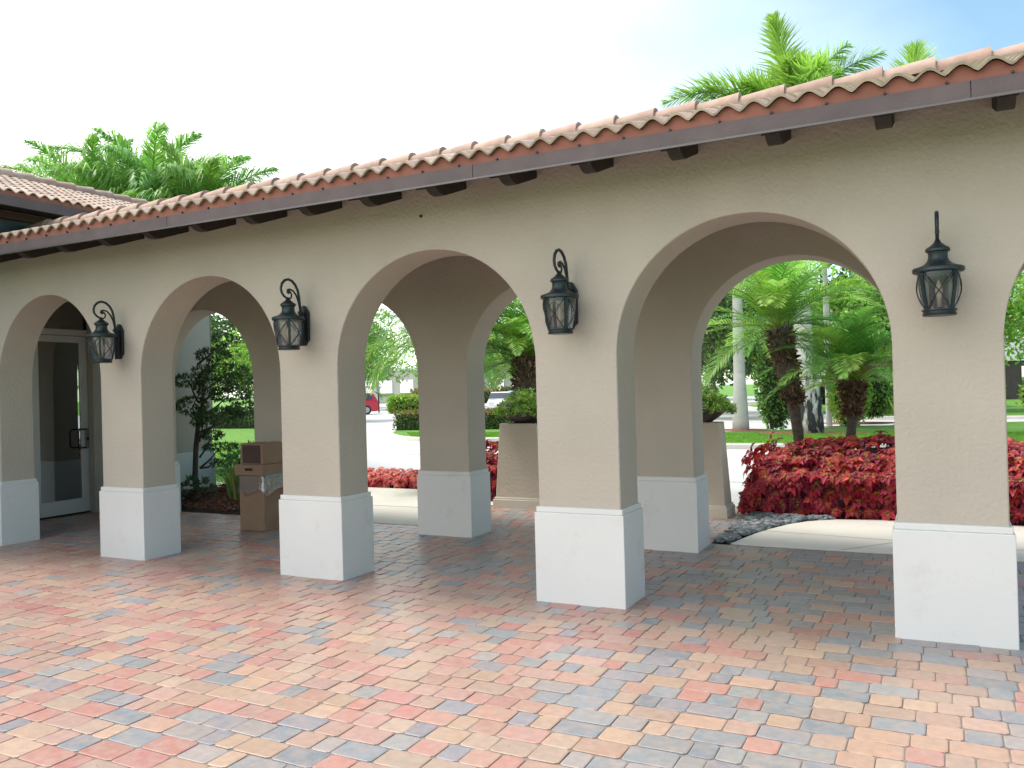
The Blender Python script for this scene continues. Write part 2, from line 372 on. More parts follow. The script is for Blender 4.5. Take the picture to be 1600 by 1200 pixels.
# roof deck under the tiles (closed body) and boards
b=MB(); b.prism([(-.585,3.176),(YR,3.176+SL*(YR+.585)),(2*YR+.585,3.176),(2*YR+.585,3.14),(YR,3.14+SL*(YR+.585)),(-.585,3.14)],0,-10.5,5.85)
b.build('roof_deck',M_sof,arc)
for s in (0,1):
    f=(lambda y:y) if s==0 else (lambda y:2*YR-y)
    b=MB(); ya,yb=sorted((f(-.625),f(-.588))); 
    for q in range(-4,3): b.box(max(-10.55,.42+q*3.05+.0015),min(5.9,.42+(q+1)*3.05-.0015),ya,yb,3.076,3.176)
    fo=b.build('fascia',M_fas,arc,bevel=.003)
    b=MB(); ya,yb=sorted((f(-.640),f(-.627))); b.box(-10.55,5.9,ya,yb,3.066,3.079); b.build('drip_edge',mat('drip_edge',(.13,.12,.12),.4,metal=.5),fo)
    # bird stop: wavy clay strip between fascia and tiles
    b=MB(); lo=[];hi=[]
    for q in range(0,int(16.4/.0155)):
        x=-10.55+q*.0155; lo.append((x,f(-.618),3.176)); hi.append((x,f(-.612),3.21+.02+.048*(.5-.5*math.cos(2*PI*(x+10.55)/.155))**.72-.012))
    b.grid([lo,hi]); b.build('bird_stop',M_bird,arc,merge=False)
b=MB(); b.tube([(.003,-.632,3.184),(.003,-.6,3.184)],.0085,6); vh=b.build('vent_hole',M_dk,arc)
for k in range(-31,5):
    if k==0: continue
    c=vh.copy(); COL.objects.link(c); c.parent=arc; c.location=(k*.305,0,0)
def corbel(x,s=0):
    f=(lambda y:y) if s==0 else (lambda y:2*YR-y)
    pr=[(0.01,3.30),(0.01,3.187),(-.325,3.070),(-.365,3.068),(-.40,3.074),(-.43,3.09),(-.455,3.104),(-.48,3.106),(-.50,3.094),(-.586,3.066),(-.586,3.20)]
    b=MB(); b.prism([(f(y),z) for y,z in pr],0,x-.045,x+.045); return b
proto=None
for k in range(-17,9):
    x=-.019+k*.6135
    if -10.4<x<5.5: corbel(x).build('corbel',M_wood,arc,bevel=.004)
b=MB(); b.tube([(-3.47,-.012,3.02),(-3.47,.004,3.02)],.012,8); b.build('wall_stain',M_dk,arc)
# ---------------------------------------------------------------- building on the left
bl=empty('building',(-13,0,0),'tan stucco building wing at the far left with its own red tile roof','building')
XB=-10.6
b=MB()
b.box(XB-.25,XB,-6,.35,0,4.3); b.box(XB-.25,XB,2.325,4.42,0,4.3); b.box(XB-.25,XB,.35,2.325,3.05,4.3)
b.box(-15,XB-.25,4.17,4.42,0,4.3); b.box(-15,-14.75,-6,4.17,0,4.3); b.box(-14.75,XB-.25,-6,-5.75,0,4.3)
b.build('wall',M_st,bl)
b=MB(); b.box(XB,XB+.03,2.62,4.45,-.05,HM); b.box(XB,XB+.02,2.62,4.44,HM,HS); b.box(-15,XB+.03,4.42,4.45,-.05,HM); b.build('plinth',M_wh,bl,bevel=.005)
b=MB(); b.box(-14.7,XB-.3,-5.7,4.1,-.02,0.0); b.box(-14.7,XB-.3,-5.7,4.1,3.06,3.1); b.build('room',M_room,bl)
st=MB()   # storefront frame
for (y0,y1,z0,z1) in ((.35,.42,0,3.05),(2.29,2.325,0,3.05),(.42,2.29,2.52,2.60),(.42,2.29,3.0,3.05),(1.24,1.31,0,2.52)):
    st.box(XB-.10,XB-.02,y0,y1,z0,z1)
sf=st.build('storefront_frame',M_alu,bl,bevel=.003)
g=MB(); g.box(XB-.065,XB-.055,.42,2.29,2.60,3.0); g.build('transom_glass',M_glass,sf)
g=MB(); g.box(XB-.065,XB-.055,.42,1.24,0.1,2.52); g.build('side_glass',M_glass,sf)
dr=MB()
for (y0,y1,z0,z1) in ((1.315,1.45,.02,2.51),(2.07,2.285,.02,2.51),(1.45,2.07,.02,.215),(1.45,2.07,2.42,2.51)):
    dr.box(XB-.085,XB-.04,y0,y1,z0,z1)
do=dr.build('door',M_alu,bl,bevel=.003)
g=MB(); g.box(XB-.066,XB-.058,1.45,2.07,.215,2.42); g.build('glass',M_glass,do)
g=MB(); g.tube([(XB-.04,2.09,1.19),(XB+.03,2.09,1.19),(XB+.035,2.0,1.19),(XB+.035,1.965,1.165),(XB+.035,1.965,.955),(XB+.035,2.0,.93),(XB+.03,2.09,.93),(XB-.04,2.09,.93)],.011,8); g.build('handle',M_dk,do,smooth=True)
g=MB(); g.box(XB-.04,XB-.03,2.11,2.19,.92,1.20); lp=g.build('lock_plate',mat('steel',(.5,.5,.5),.35,metal=.8),do)
g=MB(); g.box(XB-.03,XB-.015,2.135,2.17,1.035,1.07); g.build('lock_cylinder',M_dk,lp)
# likely window band under the eave, darkened to stand for the shade there
g=MB(); g.box(XB-.02,XB+.02,-3.5,2.6,3.25,4.05); wf=g.build('shaded_window_band',mat('shade_dark_frame',(.06,.065,.075),.6),bl)
g=MB()
for q in range(5): g.box(XB+.021,XB+.026,-3.4+q*1.2,-2.3+q*1.2,3.32,3.98)
g.build('pane',mat('dark_pane',(.05,.065,.085),.3),wf)
# roof of the building: ridge runs along Y
XE=-9.98; XR=-12.75; ZE2=4.20; S2=.335
b=MB(); tmp=MB(); tile_rows(tmp,-6.2,5.12,9,0,2.77,ZE2,S2,rnd=random.Random(12))
b.v=[(XE-(y),x,z) for x,y,z in tmp.v]; b.f=tmp.f; b.c=tmp.c
tmp=MB(); tile_rows(tmp,-6.2,5.12,9,0,2.77,ZE2,S2,rnd=random.Random(13)); n=len(b.v)
b.v=b.v+[(2*XR-XE+y,x,z) for x,y,z in tmp.v]; b.f=b.f+[tuple(n+i for i in f) for f in tmp.f]; b.c=b.c+tmp.c
rf=b.build('roof',M_tile,bl,auto=50)
b=MB(); ridge_caps(b,XR,ZE2+S2*2.77+.03,-6.2,5.0,random.Random(8),ax=1,rad=.1); b.build('ridge_tiles',M_tile,rf,auto=50)
b=MB(); zr=ZE2-.03+S2*2.70; b.prism([(XE-.06,ZE2-.03),(XR,zr),(2*XR-XE+.06,ZE2-.03),(2*XR-XE+.06,ZE2-.06),(XR,ZE2-.07),(XE-.06,ZE2-.06)],1,-6.15,5.05); b.build('roof_deck',M_sof,bl)
b=MB(); b.box(XE-.05,XE-.015,-6.2,5.1,4.05,4.175); b.box(2*XR-XE+.015,2*XR-XE+.05,-6.2,5.1,4.05,4.175); b.build('fascia',M_fas,bl)
b=MB(); b.face([(XE-.02,-6.2,4.175),(XE-.02,5.1,4.175),(XE-.02,5.1,4.235),(XE-.02,-6.2,4.235)]); b.build('bird_stop',M_bird,bl)
b=MB(); b.face([(XE-.06,-6.1,4.10),(XE-.06,5.05,4.10),(XB,5.05,4.12),(XB,-6.1,4.12)]); b.build('soffit',M_sof,bl)
b=MB(); b.box(XB-.0,XB+.09,-6,4.4,4.0,4.09); b.build('eave_beam',mat('eave_beam',(.11,.06,.055),.8),bl)
# ---------------------------------------------------------------- lanterns
def lantern():
    root=empty('wall_lantern',(0,0,0),'x','wall lantern','lanterns on the front pillars')
    ax=-.215                       # lantern axis, y
    b=MB(); b.prism([(-.052,.085),(-.03,.07),(-.02,.05),(0,.04),(.02,.05),(.03,.07),(.052,.085),(.055,.33),(.035,.36),(.02,.385),(0,.395),(-.02,.385),(-.035,.36),(-.055,.33)],1,-.028,-.002)
    b.box(-.028,.028,-.055,-.026,.04,.33)
    b.build('backplate',M_iron2,root,bevel=.004,world=False)
    arm=[(0,-.04,.30),(0,-.062,.34),(0,-.068,.40),(0,-.075,.46),(0,-.09,.52),(0,-.12,.565),(0,-.16,.595),(0,-.205,.605),(0,-.25,.592),(0,-.285,.56),(0,-.298,.52),(0,-.29,.485),(0,-.265,.458),(0,-.235,.444),(0,-.215,.436)]
    b=MB(); b.tube(arm,[.012,.0115,.011,.011,.011,.0115,.012,.012,.012,.0115,.011,.0105,.01,.0095,.009],8)
    b.tube([(0,-.062,.34),(0,-.082,.42),(0,-.11,.475),(0,-.15,.512),(0,-.19,.522),(0,-.215,.512),(0,-.217,.495),(0,-.20,.49)],[.008]*5+[.01,.012,.014],8)
    b.tube([(0,-.215,.512),(0,-.185,.50),(0,-.168,.475),(0,-.175,.45),(0,-.20,.436),(0,-.22,.432)],[.0075]*6,8)
    b.tube([(0,-.03,.30),(0,-.075,.335)],.02,8)
    b.build('arm',M_iron,root,smooth=True,world=False)
    b=MB(); b.lathe([(.004,.452),(.012,.446),(.015,.438),(.022,.425),(.045,.405),(.060,.396),(.066,.388),(.066,.376),(.056,.370),(.052,.36),(.053,.335),(.060,.318),(.078,.300),(.108,.287),(.134,.280),(.139,.274),(.139,.258),(.132,.252),(.118,.250),(.05,.252)],0,ax,28)
    b.build('cap',M_iron,root,auto=35,world=False)
    b=MB(); b.lathe([(.050,.0),(.088,.0),(.093,.008),(.087,.016),(.087,.024),(.095,.03),(.094,.036),(.05,.037)],0,ax,28); b.build('base_ring',M_iron,root,auto=35,world=False)
    prof=[(.084,.036),(.094,.08),(.103,.13),(.110,.18),(.114,.22),(.115,.252)]
    b=MB(); b.lathe(prof,0,ax,32,cap=False); b.build('glass',M_lg,root,smooth=True,world=False)
    def rad(z):
        for (r0,z0),(r1,z1) in zip(prof,prof[1:]):
            if z<=z1: return r0+(r1-r0)*(z-z0)/(z1-z0)
        return .11
    b=MB()
    for q in range(4):
        a=PI/4+q*PI/2
        def pt(a,z,k=.006): r=rad(z)+k; return Vector((r*math.cos(a),ax+r*math.sin(a),z))
        rows=[]
        for z in (.034,.07,.11,.15,.19,.23,.254):
            d=.012/rad(z)*.8
            rows.append([pt(a-d,z,.002),pt(a-d,z,.012),pt(a+d,z,.012),pt(a+d,z,.002)])
        b.grid(rows,wrap=True)
        for sgn in (1,-1):
            pts=[]
            for k in range(9):
                t=k/8; z=.036+.205*t; aa=a+PI/4+sgn*(PI/4-.12)*(2*t-1)
                pts.append(pt(aa,z,.007+.004*math.sin(PI*t)))
            b.tube(pts,.0038,6)
    b.build('cage',M_iron,root,world=False)
    b=MB(); b.lathe([(.012,.05),(.012,.10),(.016,.11),(.014,.112),(.019,.135),(.02,.15),(.013,.18),(.004,.205),(.001,.212)],0,ax,14); b.build('bulb',M_bulb,root,smooth=True,world=False)
    return root
ln=lantern()
LAMPS=[(-7.105,1.965,'black iron wall lantern on the pillar right beside the glass door'),
       (-4.705,1.985,'black iron wall lantern on the second pillar from the left, above the cardboard boxes'),
       (-2.172,1.985,'black iron wall lantern on the middle pillar, with its amber bulb showing'),
       (.242,1.962,'black iron wall lantern seen straight on, on the widest and nearest pillar')]
for i,(x,z,lab) in enumerate(LAMPS):
    if i==0: ln.location=(x,0,z); ln['label']=lab
    else: copy_tree(ln,None,(x,0,z),0,lab)
# ---------------------------------------------------------------- pedestals with bowls
def leafcard(b,p,d,n,L,Wd,c,tip=.0,fold=0):
    """pointed leaf: d direction, n normal"""
    s=d.cross(n).normalized()*Wd*.5
    m=p+d*L*.45; e=p+d*L+Vector((0,0,-tip))
    b.face([p,m+s,e,m-s],c)
def rv(rnd):
    while True:
        v=Vector((rnd.uniform(-1,1),rnd.uniform(-1,1),rnd.uniform(-1,1)))
        if .05<v.length<1: return v.normalized()
def pedestal(name,x0,x1,y0,y1,label,blabel,seed,full):
    e=empty(name,((x0+x1)/2,(y0+y1)/2,0),label,'planter pedestal','tapered pedestals flanking the walk')
    b=MB(); t=.055; z0,z1=.14,1.135
    rows=[]
    for z,k in ((z0,0),(z1,t)):
        rows.append([(x0+k,y0+k,z),(x1-k,y0+k,z),(x1-k,y1-k,z),(x0+k,y1-k,z)])
    b.grid(rows,wrap=True); b.face(rows[1]); b.build('body',M_str,e,bevel=.012)
    b=MB(); b.box(x0-.03,x1+.03,y0-.03,y1+.03,-.02,.115); b.box(x0-.015,x1+.015,y0-.015,y1+.015,.115,.142); b.build('base',M_pb,e,bevel=.006)
    cx,cy=(x0+x1)/2+.02,(y0+y1)/2
    bo=empty('flower_bowl',(cx,cy,1.136),blabel,'flower bowl','bowls of flowers on the pedestals')
    b=MB(); b.lathe([(.13,1.136),(.16,1.14),(.24,1.19),(.31,1.25),(.335,1.29),(.325,1.295),(.30,1.26),(.28,1.262)],cx,cy,32); b.build('bowl',M_bowl,bo,smooth=True)
    rnd=random.Random(seed); b=MB(); fl=MB()
    for k in range(full):
        a=rnd.uniform(0,2*PI); u=rnd.random()**.5; r=.42*u
        h=.24*(1-u*u)*rnd.uniform(.6,1.25)+.02
        base=Vector((cx+r*math.cos(a),cy+r*math.sin(a),1.30+h*rnd.uniform(.1,1)-max(0,u-.8)*.35*rnd.random()))
        g=rnd.uniform(.7,1.25); c=rnd.choice([(.16,.30,.05),(.22,.36,.06),(.10,.22,.04),(.28,.38,.09),(.13,.25,.06)]); c=tuple(v*g for v in c)
        d0=Vector((math.cos(a)*u,math.sin(a)*u,.9)).normalized()
        for q in range(7):
            d=(d0*.5+rv(rnd)).normalized(); leafcard(b,base+rv(rnd)*.022,d,rv(rnd),rnd.uniform(.028,.05),.016,c)
        if rnd.random()<.045:
            p=base+d0*.05
            for q in range(5):
                aa=q*2*PI/5; d=Vector((math.cos(aa),math.sin(aa)-.3,.3)).normalized(); leafcard(fl,p,d,Vector((0,0,1)),.026,.024,(1,1,1))
    b.build('foliage',M_leaf,bo,merge=False); tag(fl.build('flowers',M_fl,bo,merge=False),kind='stuff')
pedestal('planter_pedestal',-5.15,-4.48,4.25,4.8,'tapered tan pedestal left of the middle pillar, its bowl very full','dark bowl brimming with light green plants and lilac flowers, left of the middle pillar',1,1500)
pedestal('planter_pedestal',-2.76,-2.06,4.25,4.62,'tapered tan pedestal beside the crimson bed and dark pebbles','dark bowl with trailing plants and purple flowers beside the crimson bed',2,1500)
# ---------------------------------------------------------------- boxes
x0,x1,y0,y1=-7.25,-6.86,1.69,2.05
b=MB(); b.box(x0,x1,y0,y1,0.001,.655); 
bx=b.build('cardboard_box',M_box,bevel=.006); tag(bx,'tall tan cardboard box standing on the pavers with plastic film round its top','cardboard box')
b=MB(); rnd=random.Random(2); rows=[]
for zi,(z,o) in enumerate(((.675,.004),(.66,.014),(.60,.016),(.54,.022),(.49,.03),(.455,.026))):
    row=[]; per=[(x0,y0,x1,y0),(x1,y0,x1,y1),(x1,y1,x0,y1),(x0,y1,x0,y0)]
    for (ax_,ay,bx_,by) in per:
        nx,ny=(by-ay),-(bx_-ax_); L=math.hypot(nx,ny); nx/=L; ny/=L
        for k in range(12):
            t=k/12; j=rnd.uniform(-.003,.007)*(zi>0)+.006*math.sin(t*17+zi*1.3)*(zi/5)
            row.append((ax_+(bx_-ax_)*t+nx*(o+j),ay+(by-ay)*t+ny*(o+j),z+(.035*math.sin(t*5+ax_*3) if zi>3 else 0)))
    rows.append(row)
b.grid(rows,wrap=True); b.build('plastic_film',M_plas,bx,smooth=True)
b=MB(); b.box(-7.285,-6.845,1.655,2.09,.659,.783); b2=b.build('cardboard_tray',M_box,bevel=.005); tag(b2,'shallow brown carton with a slot handle, between the tall box and the small top box','cardboard tray')
b=MB(); b.box(-7.12,-7.0,1.6535,1.656,.715,.745); b.build('handle_slot',M_dk,b2)
b=MB(); b.box(-7.22,-6.87,1.69,2.02,.785,1.035); b3=b.build('cardboard_box',M_box,bevel=.005); tag(b3,'small cardboard box with a darker front, topmost of the stack','cardboard box')
b=MB(); b.box(-7.185,-6.90,1.6875,1.6895,.80,1.015); b.build('dark_panel',M_boxd,b3)
b=MB(); b.box(-7.221,-6.869,1.83,1.88,1.035,1.0365); b.build('packing_tape',mat('tape',(.35,.27,.18),.3),b3)
# ---------------------------------------------------------------- mulch, stones
def chips(name,poly,n,seed,zf,cols=((.13,.05,.03),(.18,.08,.05),(.08,.04,.03),(.22,.10,.06)),L=.05):
    rnd=random.Random(seed); b=MB()
    xs=[p[0] for p in poly]; ys=[p[1] for p in poly]
    def inside(x,y):
        c=False
        for i in range(len(poly)):
            (xa,ya),(xb,yb)=poly[i],poly[i-1]
            if (ya>y)!=(yb>y) and x<(xb-xa)*(y-ya)/(yb-ya)+xa: c=not c
        return c
    for k in range(n):
        x=rnd.uniform(min(xs),max(xs)); y=rnd.uniform(min(ys),max(ys))
        if not inside(x,y): continue
        d=rv(rnd); d.z*=.35; d.normalize(); s=rv(rnd); s.z*=.3; s=(s-d*s.dot(d)).normalized()
        p=Vector((x,y,zf(x,y)+rnd.uniform(0,.03))); c=tuple(v*rnd.uniform(.7,1.4) for v in rnd.choice(cols)); l=L*rnd.uniform(.5,1.4); w_=l*.3
        b.face([p-d*l/2-s*w_/2,p+d*l/2-s*w_/2,p+d*l/2+s*w_/2,p-d*l/2+s*w_/2],c)
    return b,inside
mp_=[(-10.57,2.68),(-7.92,2.68),(-8.2,4.45),(-10.0,4.9),(-10.57,4.9)]
zf=lambda x,y:.03+.07*min(1,max(0,(y-2.7)/.8))
b,_=chips('m',mp_,9000,1,zf)
o=b.build('wood_mulch',M_mulch,merge=False); tag(o,'reddish brown wood mulch in the bed beside the left building','mulch',kind='stuff')
b=MB(); b.grid([[(x,2.68+j*.32,zf(x,2.68+j*.32)-.03) for x in (-10.58,-9.8,-9.0,-8.4,-7.95)] for j in range(7)]); o=b.build('mulch_bed',M_soil,smooth=True); tag(o,kind='structure')
# dark river stones
rnd=random.Random(9); b=MB()
ps=[(-1.82,2.70)]+[(x-.03,y) for x,y in curve[:7]]+[(-.9,4.62),(-1.82,4.62)]
_,ins=chips('x',ps,0,1,zf)
bs=bpy.data.meshes.new('t'); bm=bmesh.new(); bmesh.ops.create_icosphere(bm,subdivisions=2,radius=1); SV=[v.co.copy() for v in bm.verts]; SF=[tuple(v.index for v in f.verts) for f in bm.faces]; bm.free(); bpy.data.meshes.remove(bs)
for k in range(1500):
    x=rnd.uniform(-1.85,-.8); y=rnd.uniform(2.7,4.65)
    if not ins(x,y): continue
    s=Vector((rnd.uniform(.034,.06),rnd.uniform(.025,.038),rnd.uniform(.015,.024))); a=rnd.uniform(0,PI); g=rnd.uniform(.6,1.5)
    c=tuple(v*g for v in rnd.choice([(.12,.14,.16),(.16,.18,.19),(.09,.10,.115),(.20,.20,.20)])); n=len(b.v); ca,sa=math.cos(a),math.sin(a); zz=rnd.uniform(0,.028)
    for v in SV:
        X,Y,Z=v.x*s.x,v.y*s.y,v.z*s.z; b.v.append((x+X*ca-Y*sa,y+X*sa+Y*ca,zz+Z))
    for f in SF: b.f.append(tuple(n+i for i in f)); b.c.append(c)
o=b.build('river_stones',M_stone,smooth=True,merge=False); tag(o,'dark grey river stones in the curved bed beside the concrete walk','river stones',kind='stuff')
sheet('stone_bed',[(-1.84,2.67),(-.2,2.67),(-.2,4.7),(-1.84,4.7)],-.02,M_soil)
# ---------------------------------------------------------------- coleus beds
def coleus(name,label,x0,x1,y0,y1,h,n,seed,pal,lf=.085,rag=.1):
    rnd=random.Random(seed); b=MB(); cx,cy=(x0+x1)/2,(y0+y1)/2; a_,b_=(x1-x0)/2,(y1-y0)/2
    from mathutils import noise as nz
    def H(x,y):
        u=abs((x-cx)/a_); v=abs((y-cy)/b_); k=max(0,1-u**5)**.4*max(0,1-v**5)**.4
        return h*k*(1+rag*1.6*nz.noise(Vector((x*1.6,y*1.6,seed))))
    co=MB(); G=[]
    nx=max(8,int((x1-x0)/.15)); ny=8
    for j in range(ny+1):
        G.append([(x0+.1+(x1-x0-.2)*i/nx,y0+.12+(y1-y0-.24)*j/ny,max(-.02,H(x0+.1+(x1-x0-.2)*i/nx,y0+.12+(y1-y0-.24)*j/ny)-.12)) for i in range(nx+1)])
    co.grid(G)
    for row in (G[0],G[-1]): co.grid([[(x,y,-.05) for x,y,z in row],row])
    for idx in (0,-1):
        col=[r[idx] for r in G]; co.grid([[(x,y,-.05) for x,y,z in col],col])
    for k in range(n):
        side=rnd.random()
        if side<.55:
            x=rnd.uniform(x0,x1); y=y0+rnd.uniform(0,.22)*(1 if rnd.random()<.8 else 1.5); z=rnd.uniform(.06,1)**.9*h*.95; z=min(z,H(x,max(y,y0+.07))*1.0); out=Vector((0,-1,.55+z/h*.9))
        elif side<.68:
            s=rnd.random()<.5; x=(x0+rnd.uniform(0,.15)) if s else (x1-rnd.uniform(0,.15)); y=rnd.uniform(y0,y1); z=rnd.uniform(.06,.95)*h; out=Vector((-1 if s else 1,0,.6))
        else:
            x=rnd.uniform(x0+.03,x1-.03); y=rnd.uniform(y0+.05,y1-.05); z=H(x,y)+rnd.uniform(-.03,.05); out=Vector((rnd.uniform(-.3,.3),-.2,1))
        if rnd.random()<.025: z+=rnd.uniform(.03,.10)
        out=(out.normalized()+rv(rnd)*.3).normalized(); t1=out.orthogonal().normalized(); t2=out.cross(t1)
        p=Vector((x,y,z)); hue=rnd.choice(pal); L=lf*rnd.uniform(.7,1.25); a0=rnd.uniform(0,PI)
        for tier,(m,ll,el) in enumerate(((4,1.0,.15),(4,.72,.45),(3,.38,.95))):
            for q in range(m):
                a=a0+tier*.7+q*2*PI/m+rnd.uniform(-.15,.15)
                d=(t1*math.cos(a)+t2*math.sin(a)+out*el*rnd.uniform(.5,1.3)).normalized(); nn=(out-d*out.dot(d)).normalized()
                g=rnd.uniform(.7,1.25); c=hue if tier<2 else (hue[0]*.6+.14,hue[1]+.24,hue[2]*.5)
                if tier==1 and rnd.random()<.25: c=(hue[0],hue[1]+.06,hue[2]*.7)
                c=tuple(v*g for v in c); l=L*ll; s=d.cross(nn)*l*.33
                q0=p+d*l*.08; m1=p+d*l*.42; e=p+d*l-nn*l*.30+Vector((0,0,-l*.18)); up_=nn*l*.04
                # two half blades folded along the midrib
                b.face([q0,m1+s+up_,e,m1-nn*l*.06],c); b.face([q0,m1-nn*l*.06,e,m1-s+up_],c)
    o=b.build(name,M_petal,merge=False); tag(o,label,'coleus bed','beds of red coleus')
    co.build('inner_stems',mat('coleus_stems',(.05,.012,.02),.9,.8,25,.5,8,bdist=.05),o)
CR=[(.44,.022,.05),(.52,.035,.065),(.36,.02,.055),(.54,.06,.05),(.24,.012,.04)]
PK=[(.72,.12,.15),(.76,.18,.20),(.64,.08,.13),(.78,.22,.18)]
sheet('bed_soil',[(-1.9,4.62),(7,4.62),(7,6.9),(-1.9,6.9)],-.01,M_soil)
coleus('coleus_bed','tall bed of crimson coleus behind the concrete walk, right of the tapered pedestal',-1.93,1.6,4.60,6.7,.82,2300,3,CR,lf=.102)
coleus('coleus_bed','bed of crimson coleus seen past the right edge of the nearest pillar',1.75,4.9,3.75,6.5,.66,1300,4,CR,lf=.092)
coleus('coleus_bed','dark red coleus glimpsed between the rear pillar and the left tapered pedestal',-6.1,-5.24,4.75,6.4,.74,420,5,CR,lf=.10)
coleus('coleus_bed','low strip of bright pink coleus at the driveway edge, left of the rear pillar',-11.5,-6.3,5.78,6.5,.22,1300,6,PK,lf=.075)
# ---------------------------------------------------------------- kerbed lawn islands
def offset(poly,d):
    n=len(poly); out=[]
    for i in range(n):
        p0,p1,p2=Vector(poly[i-1]),Vector(poly[i]),Vector(poly[(i+1)%n])
        n1=(p1-p0).normalized(); n2=(p2-p1).normalized(); a=Vector((-n1.y,n1.x)); c=Vector((-n2.y,n2.x)); m=(a+c)
        m=m/max(.3,m.length_squared)*2
        out.append((p1.x+m.x*d,p1.y+m.y*d))
    return out
def rounded(poly,r,k=6):
    out=[]; n=len(poly)
    for i in range(n):
        p0,p1,p2=Vector(poly[i-1]),Vector(poly[i]),Vector(poly[(i+1)%n])
        a=(p0-p1); c=(p2-p1); rr=min(r,a.length*.45,c.length*.45); A=p1+a.normalized()*rr; B=p1+c.normalized()*rr
        for q in range(k+1):
            t=q/k; v=A*(1-t)**2+p1*2*t*(1-t)+B*t*t; out.append((v.x,v.y))
    return out
def island(poly,r=1.2):
    poly=rounded(poly,r)   # counter-clockwise
    inner=offset(poly,.17); b=MB(); n=len(poly)
    for i in range(n):
        j=(i+1)%n
        A,B,C_,D_=poly[i],poly[j],inner[j],inner[i]
        b.face([(*A,-.05),(*B,-.05),(*B,.09),(*A,.09)]); b.face([(*A,.09),(*B,.09),(*C_,.10),(*D_,.10)]); b.face([(*D_,.10),(*C_,.10),(*C_,.03),(*D_,.03)])
    o=b.build('kerb',M_kerb,bevel=.02); tag(o,kind='structure')
    o=sheet('lawn',inner,.095,M_lawn); return poly,inner
I1,_=island([(-7.5,15.1),(-3.9,15.05),(-.8,15.5),(3.5,16.3),(12,18.5),(12,28),(3,26.5),(-1.2,24.2),(-4.1,21.6),(-6.2,20.4),(-8.2,19.0)],1.5)
I2,_=island([(-18.0,19.6),(-15.5,17.1),(-12.5,16.9),(-10.8,17.6),(-10.8,24.5),(-13.5,25),(-20.6,24.6)],1.4)
I3,_=island([(-8.8,43.5),(-7.2,43.3),(-5.6,37),(-3.4,31.2),(3,30.4),(22,32),(22,60),(-7,60),(-12,52)],1.5)
o=sheet('side_lawn',[(-9.3,4.75),(-13,8.6),(-17.3,13.9),(-24.5,22),(-26.5,24.7),(-60,24.7),(-60,4.75)],.0,M_lawn)
sheet('rear_lawn',[(-75,26.5),(-27.5,26.5),(-36,38),(-75,38)],.0,M_lawn)
for (x,y,r) in ((-3.05,19.55,1.5),(-5.4,21.3,.9),(-2.2,25.4,1.3),(.6,19.5,.8),(-.1,24.0,1.0)):
    b=MB(); b.face([(x+r*math.cos(a)*(1+.08*math.sin(3*a)),y+r*.8*math.sin(a),.10) for a in [2*PI*k/24 for k in range(24)]])
    o=b.build('mulch_ring',mat('red_mulch',(.33,.12,.07),.95,.6,30,.35,14,bdist=.03)); tag(o,kind='structure')
# blades on the near lawns
def blades(polys,n,seed):
    rnd=random.Random(seed); b=MB()
    for poly,z in polys:
        _,ins=chips('x',poly,0,1,zf); xs=[p[0] for p in poly]; ys=[p[1] for p in poly]
        for k in range(n):
            x=rnd.uniform(min(xs),max(xs)); y=rnd.uniform(min(ys),max(ys))
            if not ins(x,y): continue
            a=rnd.uniform(0,PI); w_=.012; hh=rnd.uniform(.03,.06); g=rnd.uniform(.8,1.3); c=(.14*g,.30*g,.035*g); dx,dy=math.cos(a)*w_,math.sin(a)*w_
            b.face([(x-dx,y-dy,z),(x+dx,y+dy,z),(x+rnd.uniform(-.03,.03),y+rnd.uniform(-.03,.03),z+hh)],c)
    o=b.build('grass',M_blade,merge=False); tag(o,'short green grass blades on the kerbed lawn islands','grass',kind='stuff')
blades([([(-7.2,15.4),(4,16.6),(4,20),(-7.8,19)],.095),([(-17,19.5),(-15.5,17.6),(-11.2,17.6),(-11.2,20)],.095),([(-10,5.2),(-13.5,9.5),(-19,15.5),(-26,15.5),(-26,5.2)],.0)],26000,4)
